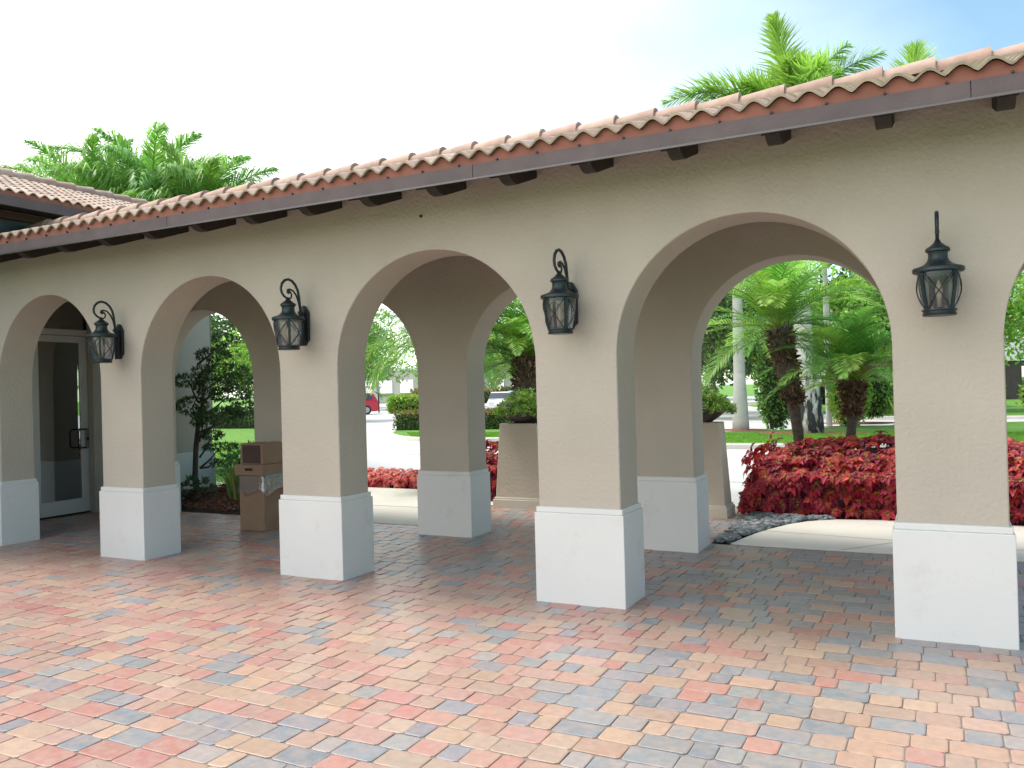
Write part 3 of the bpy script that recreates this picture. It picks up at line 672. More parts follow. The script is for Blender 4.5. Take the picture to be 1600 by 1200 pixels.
# ---------------------------------------------------------------- palms
def frond(b,base,az,el,L,droop,ll,nl,wd,col,rnd,ang=55,vee=.35,hang=.5,tipcut=.25,spread=0,rach=.012,segs=12,plum=0):
    p=Vector(base); step=L/segs; pts=[p.copy()]; e=el; dirs=[]; azz=az
    for i in range(segs):
        t=(i+1)/segs; ee=el-droop*(t**1.25); azz+=rnd.uniform(-.03,.03)
        d=Vector((math.cos(azz)*math.cos(ee),math.sin(azz)*math.cos(ee),math.sin(ee))); p=p+d*step; pts.append(p.copy()); dirs.append(d)
    b.tube(pts,[rach*(1-.8*i/segs) for i in range(segs+1)],4,(col[0]*1.3+.04,col[1]*1.05,col[2]),cap=False)
    side0=Vector((-math.sin(az),math.cos(az),0))
    for k in range(nl):
        t=.13+.87*k/(nl-1); f=t*segs; i=min(segs-1,int(f)); q=pts[i].lerp(pts[i+1],f-i); d=dirs[i]
        side=(side0-d*side0.dot(d)).normalized(); upv=side.cross(d)
        if upv.z<0: upv=-upv
        le=ll*(math.sin(PI*min(1,.18+t*.80))**.6)*rnd.uniform(.88,1.08)
        an=R(ang)*(1-.45*t)
        for s in (-1,1):
            ph=rnd.uniform(-plum,plum); sd_=side*math.cos(ph)+upv*math.sin(ph)
            v=(d*math.cos(an)+sd_*s*math.sin(an)+upv*vee*rnd.uniform(.3,1.4)+rv(rnd)*spread).normalized()
            v2=(v+Vector((0,0,-hang*rnd.uniform(.6,1.3)))).normalized()
            w_=upv.cross(v).normalized()*wd*.5 if upv.cross(v).length>.01 else side*wd*.5
            m=q+v*le*.5; e2=m+v2*le*.5
            g=rnd.uniform(.78,1.25); c=(col[0]*g,col[1]*g,col[2]*g)
            b.face([q-w_*.6,q+w_*.6,m+w_,m-w_],c); b.face([m-w_,m+w_,e2],c)
def date_palm(name,label,x,y,zc,lean,r0,r1,seed,nf=52,L=1.35,clen=.75,group='small date palms in the coleus beds',fat=1,elr=92,dm=1.0):
    rnd=random.Random(seed); e=empty(name,(x,y,0),label,'palm',group)
    tx,ty=lean; top=Vector((x+tx,y+ty,zc)); bot=Vector((x,y,0))
    b=MB(); K=18; pts=[];rad=[]
    for k in range(K+1):
        t=k/K; q=bot.lerp(top,t); q.x+=.05*math.sin(t*3); pts.append(q)
        zz=zc*(1-t); rr=r0+(r1-r0)*max(0,min(1,(clen+.15-zz)/.45))*(1-.25*max(0,zz/clen-.3)); rad.append(rr*rnd.uniform(.93,1.07))
    b.tube(pts,rad,12,(.12,.10,.085)); b.build('trunk',M_boot,e,smooth=True)
    # rough boots and fibre round the upper trunk
    bb=MB()
    for k in range(int(900*fat)):
        t=rnd.random(); zz=zc-clen*t; q=bot.lerp(top,zz/zc); q.x+=.05*math.sin(zz/zc*3); a=rnd.uniform(0,2*PI); rr=r1*(1+.12*math.sin(t*7))*(1-.30*t*t)
        o_=Vector((math.cos(a),math.sin(a),0)); p=q+o_*rr*rnd.uniform(.75,1.05)
        d=(o_*rnd.uniform(.4,1.2)+Vector((rnd.uniform(-.5,.5),rnd.uniform(-.5,.5),rnd.uniform(-.9,1.2)))).normalized(); l=rnd.uniform(.04,.11)
        g=rnd.uniform(.4,1.7); c=tuple(v*g for v in rnd.choice([(.17,.095,.055),(.23,.145,.085),(.09,.05,.035),(.30,.21,.14)])); s=d.orthogonal().normalized()*rnd.uniform(.006,.018)
        bb.face([p-s,p+s,p+s*.7+d*l,p-s*.7+d*l],c)
    bb.build('old_leaf_bases',M_boot,e,merge=False)
    b=MB()
    for k in range(nf):
        u=(k+.5)/nf; el=R(86)-R(elr)*u**1.1+rnd.uniform(-.12,.12); az=k*2.39996+rnd.uniform(-.2,.2)
        away=math.cos(az-R(297))
        if away>.6 and el<R(40): el=R(40)+rnd.uniform(0,.3)
        Lf=L*rnd.uniform(.85,1.12)*(.8+.2*math.sin(PI*u))
        g=rnd.uniform(.8,1.15); col=rnd.choice([(.19,.39,.08),(.24,.44,.09),(.15,.34,.09),(.28,.45,.10)])
        col=tuple(v*g for v in col)
        dr=rnd.uniform(1.0,1.6) if el>R(20) else rnd.uniform(.6,.95)
        frond(b,top+Vector((rnd.uniform(-.03,.03),rnd.uniform(-.03,.03),rnd.uniform(-.08,.05))),az,el,Lf,dr*dm,.27+.04*L,40,.022,col,rnd,ang=60,vee=.25,hang=.42,rach=.010)
    b.build('crown',M_leaf,e,merge=False)
date_palm('date_palm','taller date palm leaning left out of the crimson coleus',-1.42,6.2,2.34,(-.30,0),.072,.145,11,nf=46,L=1.9,clen=1.05,elr=98)
date_palm('date_palm','shorter date palm with a shaggy brown knob on its slim trunk, in the coleus',-.98,6.2,1.58,(.20,.0),.062,.115,12,nf=32,L=1.4,clen=.45,elr=74)
date_palm('date_palm','date palm with the fattest shaggy trunk, behind the left tapered pedestal',-5.90,6.3,2.12,(.28,0),.13,.19,13,nf=60,L=1.7,clen=1.0,fat=1.6)
date_palm('date_palm','date palm behind the rear pillar, only its hanging fronds showing',-7.05,6.25,2.55,(.0,0),.09,.15,14,nf=60,L=2.1,clen=.9,dm=1.5)
def royal(name,label,x,y,h,rad,seed,crown=True,fl=3.0,base=True,lean=(0,0),nf=13,group='royal palms on the lawn islands',els=None):
    rnd=random.Random(seed); e=empty(name,(x,y,.09),label,'royal palm',group)
    b=MB(); pts=[];rr=[]
    for k in range(15):
        t=k/14; pts.append((x+lean[0]*t,y+lean[1]*t,.05+h*t)); rr.append(rad*(1.0+.12*math.sin(t*PI*1.3)-.35*t**2))
    b.tube(pts,rr,16); b.build('trunk',M_roy,e,smooth=True)
    if base:
        b=MB(); b.lathe([(rad*1.6,.06),(rad*1.52,.4),(rad*1.38,.9),(rad*1.22,1.4),(rad*1.09,1.9)],x,y,16); b.build('trunk_base',M_royb if base==2 else M_roy,e,smooth=True)
    if crown:
        tx,ty=x+lean[0],y+lean[1]; b=MB(); b.tube([(tx,ty,h),(tx,ty,h+.6),(tx,ty,h+1.2),(tx,ty,h+1.5)],[rad*.72,rad*.7,rad*.45,.05],12); b.build('crownshaft',M_shaft,e,smooth=True)
        b=MB()
        for k in range(nf):
            if els: az,el,Lf,dr=els[k]
            else:
                u=(k+.5)/nf; el=R(78)-R(85)*u; az=k*2.39996; Lf=fl*rnd.uniform(.9,1.1); dr=rnd.uniform(.9,1.4)
            g=rnd.uniform(.9,1.2)
            frond(b,(tx,ty,h+1.4),az,el,Lf,dr,1.0,130,.05,(.27*g,.43*g,.10*g),rnd,ang=58,vee=.1,hang=.35,spread=.12,rach=.035,plum=1.5)
        b.build('crown',M_leaf,e,merge=False)
rd=lambda a,b_,c,d:(R(a),R(b_),c,d)
# azimuths: 0 = +X, 90 = +Y; the camera looks towards about 117 deg, so its right is about 27 deg
royal('royal_palm','royal palm whose smooth grey trunk with a blackened base stands behind the tall date palm',-3.05,19.55,7.7,.235,21,fl=3.2,lean=(-.35,0),base=2,
      nf=21,els=[rd(207,42,3.9,1.15),rd(210,52,3.2,1.3),rd(25,66,2.9,.5),rd(40,70,2.0,.6),rd(280,65,1.9,.7),rd(120,60,2.0,.8),rd(230,55,1.8,.8),rd(0,60,1.8,.8),rd(200,24,3.1,.9),rd(250,86,3.0,.35),rd(60,80,2.3,.5),rd(22,56,3.3,.75),rd(30,44,2.6,.9),rd(205,34,3.0,1.1),rd(210,12,2.8,1.0),rd(190,40,2.6,1.3),rd(300,50,2.6,1.2),rd(120,50,2.6,1.1),rd(340,20,2.5,1.2),rd(90,10,2.6,1.2),rd(150,15,2.6,1.2)])
royal('royal_palm','royal palm with a pale trunk and mottled foot just right of the right flower bowl',-5.4,21.3,6.4,.17,22,fl=2.8)
royal('royal_palm','royal palm with a pale trunk rising left of the purple flowers of the right bowl',-6.9,21.0,6.2,.15,23,fl=2.6)
royal('royal_palm','slim royal palm trunk far back, left of the tall date palm trunk',-10.2,52,7.6,.27,24,fl=3.2)
royal('royal_palm','slim pale palm trunk just right of the blackened royal palm base',-3.1,24.6,6.3,.10,25,fl=2.4,base=False)
royal('royal_palm','royal palm hidden behind the nearest pillar, only its frond tip showing over the roof',-.25,19.0,6.75,.20,26,fl=2.6,nf=9,els=[rd(60,86,2.4,.25),rd(30,40,2.0,1.2),rd(20,55,1.6,.9),rd(200,15,2.2,1.2),rd(100,30,2.2,1.2),rd(320,25,2.2,1.2),rd(260,30,2.2,1.2),rd(210,-5,2.2,1),rd(30,0,2.2,1)])
def feather(name,label,x,y,h,rad,L,nf,seed,ys=0,wd=.034,ll=.72):
    rnd=random.Random(seed); e=empty(name,(x,y,0),label,'palm','feather palms behind the left roof')
    b=MB(); pts=[(x+.12*math.sin(t*2.5),y,h*t) for t in [k/10 for k in range(11)]]; b.tube(pts,[rad*(1.0-.3*k/10) for k in range(11)],12); b.build('trunk',M_ftr,e,smooth=True)
    tx=pts[-1][0]; b=MB(); b.tube([(tx,y,h-.05),(tx,y,h+.35),(tx,y,h+.75)],[rad*1.0,rad*1.05,.04],12); b.build('crownshaft',M_shaft,e,smooth=True)
    b=MB()
    for k in range(nf):
        u=(k+.5)/nf; el=R(82)-R(95)*u+rnd.uniform(-.1,.1); az=k*2.39996; Lf=L*rnd.uniform(.85,1.1)
        g=rnd.uniform(.85,1.15); y_=ys*rnd.random(); c=((.22+.14*y_)*g,(.42+.06*y_)*g,.14*g)
        frond(b,(tx,y,h+.55),az,el,Lf,rnd.uniform(.9,1.5),ll,100,wd,c,rnd,ang=50,vee=.15,hang=1.1,spread=.08,rach=.022,plum=.9)
    b.build('crown',M_leaf,e,merge=False)
feather('feather_palm','leftmost feather palm above the tiled roof, with one long frond arching left',-17.4,7.2,5.2,.11,2.7,32,31,ys=.3)
feather('feather_palm','feather palm at the middle of the clump above the tiled roof',-15.6,7.4,5.35,.11,2.5,36,32,ys=.2)
feather('feather_palm','rightmost feather palm of the clump above the tiled roof, dense yellow green crown',-14.0,7.4,4.75,.11,2.0,40,33,ys=.8)
feather('feather_palm','shorter feather palm at the back of the clump above the tiled roof',-16.4,9.0,5.1,.10,2.3,32,34,ys=.8)
# ---------------------------------------------------------------- leafy trees, hedges
def crown_leaves(b,cx,cy,cz,rx,ry,rz,n,size,cols,rnd,clumps=26,flat=1):
    cl=[]
    for k in range(clumps):
        v=rv(rnd)*rnd.uniform(.35,.95); cl.append((Vector((cx+v.x*rx,cy+v.y*ry,cz+v.z*rz)),rnd.uniform(.22,.42),rnd.uniform(.7,1.3)))
    for k in range(n):
        c0,r,g=rnd.choice(cl); v=rv(rnd)*rnd.uniform(.5,1)**.5
        p=c0+Vector((v.x*rx*r,v.y*ry*r,v.z*rz*r*flat)); c=tuple(q*g*rnd.uniform(.75,1.25) for q in rnd.choice(cols)); d=rv(rnd); nn=rv(rnd)
        leafcard(b,p,d,nn,size*rnd.uniform(.7,1.3),size*.5,c)
    return cl
def tree(name,label,x,y,h,cr,seed,n=5000,size=.16,cols=((.07,.16,.03),(.10,.22,.04),(.05,.12,.025)),group=None,tr=.14,cat='tree',base=.0,crz=None,clumps=30):
    rnd=random.Random(seed); e=empty(name,(x,y,base),label,cat,group)
    crz=crz or cr*.8; b=MB(); cb=h-2*crz*.9
    b.tube([(x,y,base),(x+.05,y,base+cb*.5),(x-.05,y,base+cb*1.05),(x,y,base+h-crz)],[tr,tr*.8,tr*.7,tr*.35],8)
    lb=MB(); cl=crown_leaves(lb,x,y,base+h-crz,cr,cr,crz,n,size,cols,rnd,clumps=clumps)
    for (c0,r,g) in cl[:14]:
        s=Vector((x-.03,y,base+cb*rnd.uniform(.8,1.25))); b.tube([s,s.lerp(c0,.5)+Vector((0,0,.1)),c0],[tr*.4,tr*.25,tr*.08],5,cap=False)
    b.build('trunk',M_tr,e,smooth=True); lb.build('crown',M_leaf,e,merge=False); return e
GRN=((.15,.30,.05),(.20,.38,.065),(.10,.22,.04)); DK=((.035,.085,.022),(.05,.11,.03),(.07,.14,.035)); YG=((.26,.40,.06),(.33,.45,.08),(.17,.32,.05))
# sculpted little tree beside the left wall: tiers of foliage pads
rnd=random.Random(41); tx,ty=-10.1,3.62
e=empty('ornamental_tree',(tx,ty,.06),'slender ornamental tree with dark tiered foliage pads in front of the left wall','small tree')
b=MB(); b.tube([(tx,ty,.04),(tx-.03,ty,.4),(tx+.0,ty,.8),(tx+.05,ty-.0,1.1),(tx+.16,ty,1.45),(tx+.20,ty,1.8),(tx+.35,ty,2.2)],[.048,.042,.04,.036,.03,.024,.012],8,(1,1,1))
pads=[(-.12,0,1.98,.33,.11,500),(.05,-.1,1.55,.28,.16,520),(.18,0,1.32,.24,.13,400),(.62,.05,2.10,.42,.14,720),(.42,0,2.38,.30,.12,500),(.30,.1,1.85,.34,.15,560),(.75,0,1.72,.36,.13,620),(.60,-.05,1.38,.42,.12,650),(.95,.1,1.48,.32,.12,450),(.98,0,1.98,.26,.12,380),(.40,-.05,1.06,.20,.07,260),(.52,0,.86,.30,.05,330),(.38,.05,.60,.10,.05,90),(.55,.1,2.62,.2,.12,260),(.1,.1,2.15,.2,.08,200)]
lb=MB()
for (dx,dy,z,r,hh,n) in pads:
    r*=.78; hh*=.72; n=int(n*.55); z=z*.93+.03
    c0=Vector((tx+dx,ty+dy,z)); s=Vector((tx+.08,ty,max(.5,z-.35)))
    b.tube([s,s.lerp(c0,.5)+Vector((0,0,-.03)),c0],[.018,.013,.006],6,cap=False)
    for k in range(n):
        v=rv(rnd); p=c0+Vector((v.x*r,v.y*r,v.z*hh))*1.0; 
        d=(v*.6+rv(rnd)+Vector((0,0,.3))).normalized(); g=rnd.uniform(.6,1.5); c=tuple(q*g for q in rnd.choice(((.035,.075,.03),(.05,.10,.035),(.08,.14,.04)))) 
        for q in range(2): leafcard(lb,p,(d+rv(rnd)*.7).normalized(),rv(rnd),rnd.uniform(.05,.085),.02,c)
b.build('trunk',M_tr,e,smooth=True); lb.build('crown',M_leaf,e,merge=False)
# sword-leaved clump and low plants by the mulch
def sword(name,label,x,y,n,h,seed,cols,sp=.16,wd=.028):
    rnd=random.Random(seed); b=MB()
    for k in range(n):
        a=rnd.uniform(0,2*PI); r=rnd.uniform(0,sp); p=Vector((x+r*math.cos(a),y+r*math.sin(a),.05)); L=h*rnd.uniform(.65,1.1); out=Vector((math.cos(a),math.sin(a),0))*rnd.uniform(.08,.45)
        c=tuple(q*rnd.uniform(.7,1.2) for q in rnd.choice(cols)); s=Vector((-math.sin(a),math.cos(a),0)); aa=rnd.uniform(0,PI); s=Vector((math.cos(aa),math.sin(aa),0))*wd*.5
        m=p+Vector((0,0,L*.55))+out*L*.3; t=p+Vector((0,0,L))+out*L*.9
        b.face([p-s,p+s,m+s,m-s],c); b.face([m-s,m+s,t],c)
    o=b.build(name,M_leaf,merge=False); tag(o,label,'plant'); return o
sword('sword_leaf_plant','clump of yellow green sword shaped leaves in the mulch beside the ornamental tree',-8.95,3.35,70,.62,51,((.22,.30,.06),(.30,.36,.10),(.15,.24,.05)),sp=.12)
sword('sword_leaf_plant','second clump of upright green blades just left of the cardboard boxes',-8.62,3.65,80,.66,52,((.14,.24,.05),(.22,.30,.07)),sp=.16)
def bush(name,label,x,y,r,h,n,size,cols,seed,cat='shrub',z0=.02,group=None,core=True):
    rnd=random.Random(seed); b=MB()
    for k in range(n):
        v=rv(rnd)*rnd.uniform(.75,1.05); 
        p=Vector((x+v.x*r,y+v.y*r,z0+h*.5+v.z*h*.52)); d=(v+rv(rnd)).normalized(); c=tuple(q*rnd.uniform(.65,1.3) for q in rnd.choice(cols)); leafcard(b,p,d,rv(rnd),size*rnd.uniform(.7,1.3),size*.5,c)
    o=b.build(name,M_leaf,merge=False); tag(o,label,cat,group)
    if core:
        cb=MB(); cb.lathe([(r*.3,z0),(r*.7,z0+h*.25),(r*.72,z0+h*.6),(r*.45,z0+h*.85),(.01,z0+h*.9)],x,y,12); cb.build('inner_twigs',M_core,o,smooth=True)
    return o
bush('fern_shrub','bluish green fern like shrub behind the sword leaved clump',-10.1,5.3,.9,.75,1500,.10,((.06,.18,.06),(.05,.13,.06),(.10,.22,.06)),53)
bush('ground_shrub','sparse dark leafy plant at the foot of the ornamental tree',-9.75,3.3,.26,.35,110,.11,((.06,.11,.05),(.09,.14,.06)),54,core=False)
bush('ground_shrub','low dark plant against the white base of the left wall',-10.35,3.2,.2,.45,90,.11,((.05,.10,.05),(.04,.08,.04)),55,core=False)
def hedge(name,label,p0,p1,wd,h,z0,n,size,cols,seed,top=None,group=None,cat='hedge'):
    rnd=random.Random(seed); A=Vector((*p0,0)); B=Vector((*p1,0)); d=(B-A); L=d.length; d.normalize(); s=Vector((-d.y,d.x,0)); b=MB(); cb=MB()
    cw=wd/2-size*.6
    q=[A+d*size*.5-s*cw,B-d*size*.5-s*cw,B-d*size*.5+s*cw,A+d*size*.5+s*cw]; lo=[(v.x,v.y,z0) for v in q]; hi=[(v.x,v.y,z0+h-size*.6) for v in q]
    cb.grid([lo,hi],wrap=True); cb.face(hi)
    a1,a2,a3=L*h*2,L*wd,wd*h*2; tot=a1+a2+a3
    for k in range(n):
        r=rnd.random()*tot; t=rnd.uniform(0,L); u=rnd.uniform(-.5,.5)*wd; z=rnd.uniform(.02,1)*h
        if r<a1: u=rnd.choice((-.5,.5))*wd; nn=s*(1 if u>0 else -1)
        elif r<a1+a2: z=h; nn=Vector((0,0,1))
        else:
            t=rnd.choice((0,L)); nn=d*(1 if t>0 else -1)
        p=A+d*t+s*u+Vector((0,0,z0+z))+rv(rnd)*size*.6-nn*size*.3*rnd.random()
        cs=top if (top and z>h*.86 and rnd.random()<.7) else cols
        c=tuple(q_*rnd.uniform(.65,1.35) for q_ in rnd.choice(cs)); leafcard(b,p,(nn*.5+rv(rnd)).normalized(),rv(rnd),size*rnd.uniform(.7,1.3),size*.55,c)
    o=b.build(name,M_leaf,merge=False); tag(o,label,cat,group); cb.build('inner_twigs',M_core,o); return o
CT=((.25,.13,.06),(.20,.17,.05),(.28,.18,.07)); HG=((.09,.15,.035),(.12,.19,.04),(.07,.11,.03))
hedge('hedge','clipped hedge with a coppery top on the small kerbed island seen through the middle arch',(-18.9,21.9),(-11.9,23.2),1.3,.68,.09,6500,.11,HG,61,top=CT)
hedge('hedge','yellow green hedge beside the red car',(-37.2,47.2),(-34.2,48.4),2.2,1.15,0,3500,.24,YG,62)
hedge('hedge','long low hedge at the far end of the driveway',(-56,78),(-42,86),2.4,1.6,0,3500,.35,HG,63,top=CT)
hedge('hedge','low green hedge at the far side of the left lawn',(-40,24.2),(-25,26.2),1.2,.95,0,3500,.2,DK,64)
hedge('hedge','bright yellow green hedge at the right edge, before the dark wall',(4.0,40.5),(13,43),1.8,1.0,.09,3500,.18,YG,65)
hedge('hedge','clipped hedge on the lawn across the road, right of the shorter date palm',(-2.6,41),(3,42),1.4,1.15,.09,2500,.18,HG,66,top=CT)
hedge('hedge','small dark hedge on the far lawn between the royal palm and the shorter date palm',(-7.4,50),(-4.6,50.6),1.4,1.2,.09,1800,.18,DK,67,top=CT)
hedge('hedge','hedge in front of the parked cars, left of the left flower bowl',(-15.6,26.6),(-9.5,27.4),1.3,.85,0,2600,.16,HG,68,top=CT)
bush('column_shrub','tall light green shrub right of the blackened royal palm base',-2.35,23.3,.62,2.6,3000,.14,YG,71,z0=.09)
bush('column_shrub','tall dark leaved shrub left of the blackened royal palm trunk',-4.6,23.0,.6,3.2,3000,.14,DK+GRN,72,z0=.09)
bush('round_shrub','small bushy green tree in a mulch ring right of the shorter date palm',-1.85,25.6,1.0,1.7,2600,.14,GRN,73,z0=.35)
sword('palm_seedling','young palm clump at the right edge of the near lawn',-.55,17.5,45,1.15,74,((.20,.30,.07),(.26,.36,.10)),sp=.1,wd=.05)
# background trees
BT=[(-48,58,9,4.2,0),(-56,66,10,4.5,1),(-40,66,8.5,4,0),(-44,84,10,5,2),(-33,80,9,4.5,0),(-25,84,9.5,4.8,1),(-60,92,11,5.5,0),(-30,70,7,3.4,2),
    (-20,76,9.5,4.6,0),(-12,72,9,4.5,1),(-14,62,7.5,3.4,2),(-5,66,9,4.4,0),(0,58,8,4.0,1),(1,72,10,5,0),(-8.5,58,6.5,3.0,2),(-2.5,52,6.5,3.0,2),
    (-38,30,7,3.4,1),(-31,33,6.5,3.2,0),(-45,33,8,3.8,1),(-52,30,8,4,0),(-33,28,5,2.1,2),(8,70,9,4.5,0),(15,64,9,4.5,1),(-11.5,40,7.5,3.4,0),(-6.2,35.5,7,3.0,2),(-2.2,33.8,6.6,2.8,0),(.8,36,7,3.0,2),(-9,33,6.5,2.6,1),(-3.8,43,8,3.6,1)]
base=[]
for i in range(3):
    base.append(tree('broadleaf_tree','x',0,0,9,4.3,80+i,n=6500,size=.34,cols=(GRN,DK,YG+GRN)[i],clumps=34))
LB=['mid green broadleaf tree in the belt beyond the parking lot','dark green broadleaf tree in the belt beyond the parking lot','light green broadleaf tree in the belt beyond the parking lot']
used=[False]*3
for (x,y,h,r,k) in BT:
    if not used[k]:
        o=base[k]; used[k]=True; o.location=(x,y,0); o.scale=(h/9,)*3
    else: o=copy_tree(base[k],None,(x,y,0),random.uniform(0,6),None,h/9)
    o['label']=LB[k]; o['group']='broadleaf trees beyond the parking lot %d'%k
    o['group']=['mid green trees beyond the lot','dark green trees beyond the lot','light green trees beyond the lot'][k]
tree('broadleaf_tree','slim branched tree at the right edge, in front of the far white building',4.6,33.5,6.6,2.5,91,n=6500,size=.17,cols=GRN,tr=.11,base=.09,clumps=40)
# far building at the right edge
fb=empty('far_building',(14,58,0),'low building at the right edge with a white band over a dark base','building')
b=MB(); b.box(2.75,26,56,66,0,2.55,); b.build('wall',mat('dark_wall',(.06,.05,.05),.7,var=.2),fb)
b=MB(); b.box(2.6,26.2,55.8,66.2,2.55,4.1); b.build('white_band',M_wh,fb)
for k in range(6):
    b=MB(); b.box(5+k*3.3,7.4+k*3.3,55.9,56.02,.7,2.2); b.build('window',M_glass,fb)
fb2=empty('office_building',(-62,100,0),'pale grey office building far beyond the driveway','building')
b=MB(); b.box(-85,-38,98,112,0,4.8); b.build('wall',mat('grey_wall',(.42,.42,.40),.8),fb2)
for k in range(12):
    b=MB(); b.box(-83+k*3.8,-80.6+k*3.8,97.9,98.02,1,3.4); b.build('window',M_glass,fb2)
b=MB(); b.box(-85.3,-37.7,97.7,112.3,4.8,5.2); b.build('parapet',M_wh,fb2)
# ---------------------------------------------------------------- cars
M_tyre=mat('tyre',(.02,.02,.02),.8); M_rim=mat('rim',(.45,.45,.46),.35,metal=.8); M_cg=mat('car_glass',(.03,.04,.05),.08,spec=.9)
M_tail=mat('tail_light',(.35,.01,.01),.3); M_head=mat('head_light',(.7,.7,.7),.2)
def car(name,label,x,y,rz,paint,L=4.6,Wd=1.85,H=1.65,suv=True,group='parked cars'):
    e=empty(name,(x,y,-.03),label,'car',group,rz); hw=Wd/2
    m=mat('paint',paint,.25,spec=.7,var=.02)
    if suv: low=[(-L/2,.42),(-L/2-.02,.75),(-L/2+.05,1.02),(-L*.18,1.06),(L*.2,1.0),(L*.44,.88),(L/2,.66),(L/2,.35)]
    else: low=[(-L/2,.38),(-L/2-.02,.65),(-L/2+.1,.93),(-L*.25,.97),(L*.18,.93),(L*.43,.78),(L/2,.58),(L/2,.30)]
    b=MB(); rows=[]
    for yy,ins,dz in ((-hw,.06,-.03),(-hw*.96,.0,.0),(0,-.06,.03),(hw*.96,0,.0),(hw,.06,-.03)):
        top=[(px*(1-ins*.25),yy,pz+(dz if pz>.5 else 0)) for px,pz in low]; rows.append(top+[(L/2-.1,yy,.22),(-L/2+.1,yy,.22)])
    b.grid(rows,wrap=True); b.face(rows[0]); b.face(rows[-1]); body=b.build('body',m,e,auto=40,bevel=.03,world=False)
    if suv: gh=[(-L/2+.08,1.03),(-L*.42,H-.06),(-L*.34,H),(L*.04,H),(L*.10,H-.03),(L*.26,1.0)]
    else: gh=[(-L*.40,.94),(-L*.24,H-.04),(-L*.15,H),(L*.05,H),(L*.12,H-.04),(L*.28,.92)]
    b=MB(); k=.80
    A=[(px,-hw*(.95 if pz<1.1 else k),pz) for px,pz in gh]; B=[(px,-p[1],pz) for (px,pz),p in zip(gh,A)]
    for i in range(len(gh)-1): b.face([A[i],A[i+1],B[i+1],B[i]])
    b.face([*A,]); b.face([*B][::-1]); b.face([A[0],B[0],B[-1],A[-1]]); b.build('cabin',m,e,bevel=.03,world=False)
    g=MB(); n=len(gh)
    def lerp(p,q,t): return tuple(p[i]+(q[i]-p[i])*t for i in range(3))
    for s in (-1,1):
        def S(px,pz):
            f=(pz-1.0)/(H-1.0); return (px,s*(hw*(.95-.15*max(0,min(1,f)))+.012),pz)
        z0=gh[0][1]+.06; z1=H-.10
        g.face([S(gh[1][0]+.02,z0),S(-.02,z0),S(-.02,z1),S(gh[1][0]+.18,z1)]); g.face([S(.06,z0),S(gh[-1][0]-.22,z0),S(gh[-2][0]-.10,z1),S(.06,z1)])
    g.face([lerp(A[0],A[1],.12),lerp(B[0],B[1],.12),lerp(B[0],B[1],.9),lerp(A[0],A[1],.9)]); g.face([lerp(A[-1],A[-2],.1),lerp(B[-1],B[-2],.1),lerp(B[-1],B[-2],.92),lerp(A[-1],A[-2],.92)])
    o=g.build('windows',M_cg,e,merge=False,world=False); 
    so_=o.modifiers.new('s','SOLIDIFY'); so_.thickness=.03; so_.offset=0
    for sx in (-L*.31,L*.31):
        for s in (-1,1):
            b=MB(); prof=[]; R_=.34
            b.tube([(sx,s*(hw-.20),R_),(sx,s*(hw+.01),R_)],R_,20); t=b.build('wheel',M_tyre,e,auto=40,world=False)
            b=MB(); b.tube([(sx,s*(hw+.0),R_),(sx,s*(hw+.022),R_)],R_*.62,14); b.build('rim',M_rim,t,world=False)
    for s in (-1,1):
        b=MB(); b.box(-L/2-.03,-L/2+.22,s*hw*.72-.16,s*hw*.72+.16,.78,1.0); b.build('tail_light',M_tail,e,bevel=.02,world=False)
        b=MB(); b.box(L/2-.25,L/2+.0,s*hw*.70-.17,s*hw*.70+.17,.62,.76); b.build('headlight',M_head,e,bevel=.02,world=False)
    return e
car('parked_car','red hatchback parked beside the yellow green hedge, its rear to the right',-39.6,44.7,R(220),(.50,.015,.05),4.6,1.85,1.62)
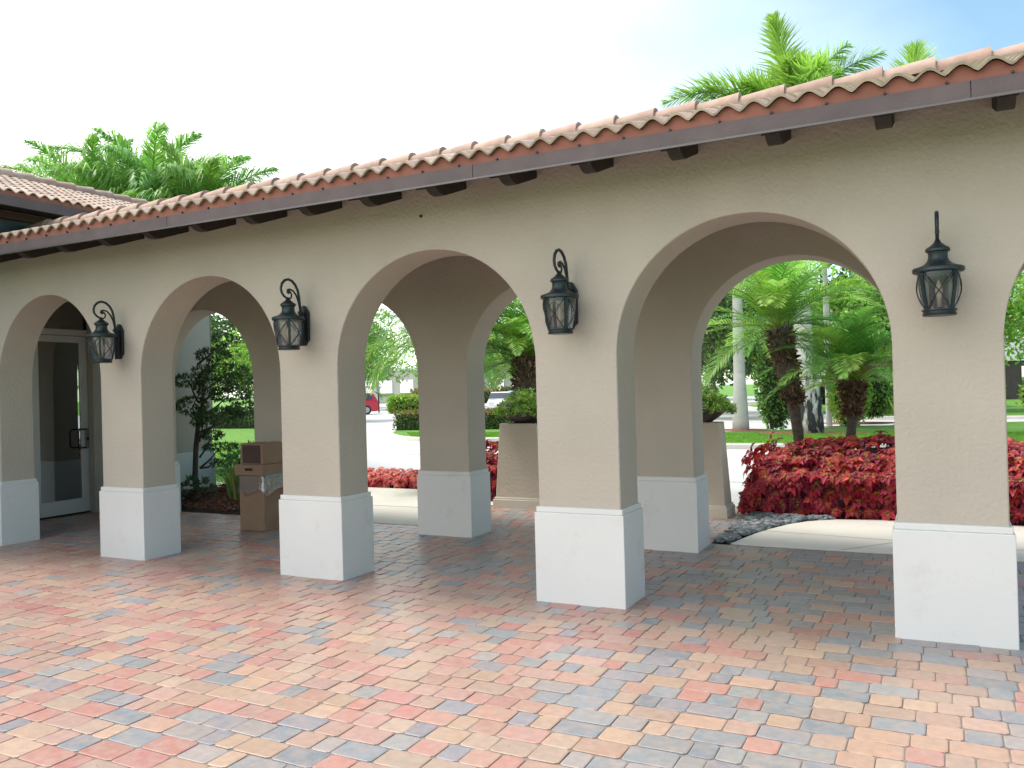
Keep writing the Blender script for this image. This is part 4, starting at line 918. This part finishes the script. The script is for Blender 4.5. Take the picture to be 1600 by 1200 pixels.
car('parked_car','white car in the lot, nearest of those between rear pillar and left flower bowl',-27.9,47.6,R(-65),(.75,.77,.8),4.6,1.8,1.45,False)
car('parked_car','pale blue car in the lot just behind the white one',-29.0,52.5,R(-65),(.25,.42,.50),4.6,1.8,1.5,False)
car('parked_car','silver car third in the lot behind the left flower bowl',-27.0,56.5,R(-65),(.5,.52,.54),4.6,1.8,1.5,True)
car('parked_car','dark blue car at the back of the lot behind the left flower bowl',-33,61,R(-65),(.04,.07,.14),4.6,1.8,1.55,True)
car('parked_car','light blue car far across the road, left of the shorter date palm knob',-6.9,62.5,R(20),(.45,.62,.72),4.6,1.8,1.5,False)
# small globe lamp and thin white post
e=empty('path_lamp',(-39.0,47.9,0),'short dark post lamp with a white globe behind the red car','post lamp')
b=MB(); b.tube([(-39.0,47.9,0),(-39.0,47.9,1.5)],.06,8); b.tube([(-39.0,47.9,1.5),(-39.25,47.75,1.7)],.04,8); b.build('post',M_dk,e)
b=MB(); b.lathe([(.02,1.5),(.16,1.58),(.2,1.7),(.16,1.82),(.02,1.9)],-39.3,47.7,14); b.build('globe',M_wh,e,smooth=True)
e=empty('marker_post',(-6.05,6.9,0),'thin white post at the edge of the rear pillar, before the parked cars','post')
b=MB(); b.tube([(-6.05,6.9,0),(-6.05,6.9,1.95)],.018,8); b.build('post',M_wh,e)
b=MB(); b.tube([(-6.05,6.9,1.95),(-6.05,6.9,1.99)],.026,8); b.build('post_cap',M_wh,e)

# fallen leaf bits scattered on the paving
rnd=random.Random(77); b=MB()
for k in range(150):
    x=rnd.uniform(-9,3); y=rnd.uniform(-4.5,1.5)
    if -.1<y<.5: continue
    d=Vector((rnd.uniform(-1,1),rnd.uniform(-1,1),.1)).normalized(); leafcard(b,Vector((x,y,.004)),d,Vector((rnd.uniform(-.2,.2),rnd.uniform(-.2,.2),1)),rnd.uniform(.008,.022),.007,rnd.choice([(.10,.08,.05),(.30,.26,.17),(.16,.12,.06),(.5,.47,.4)]))
o=b.build('fallen_leaves',M_mulch,merge=False); tag(o,'tiny dry leaf bits scattered over the paving','leaf litter',kind='stuff')
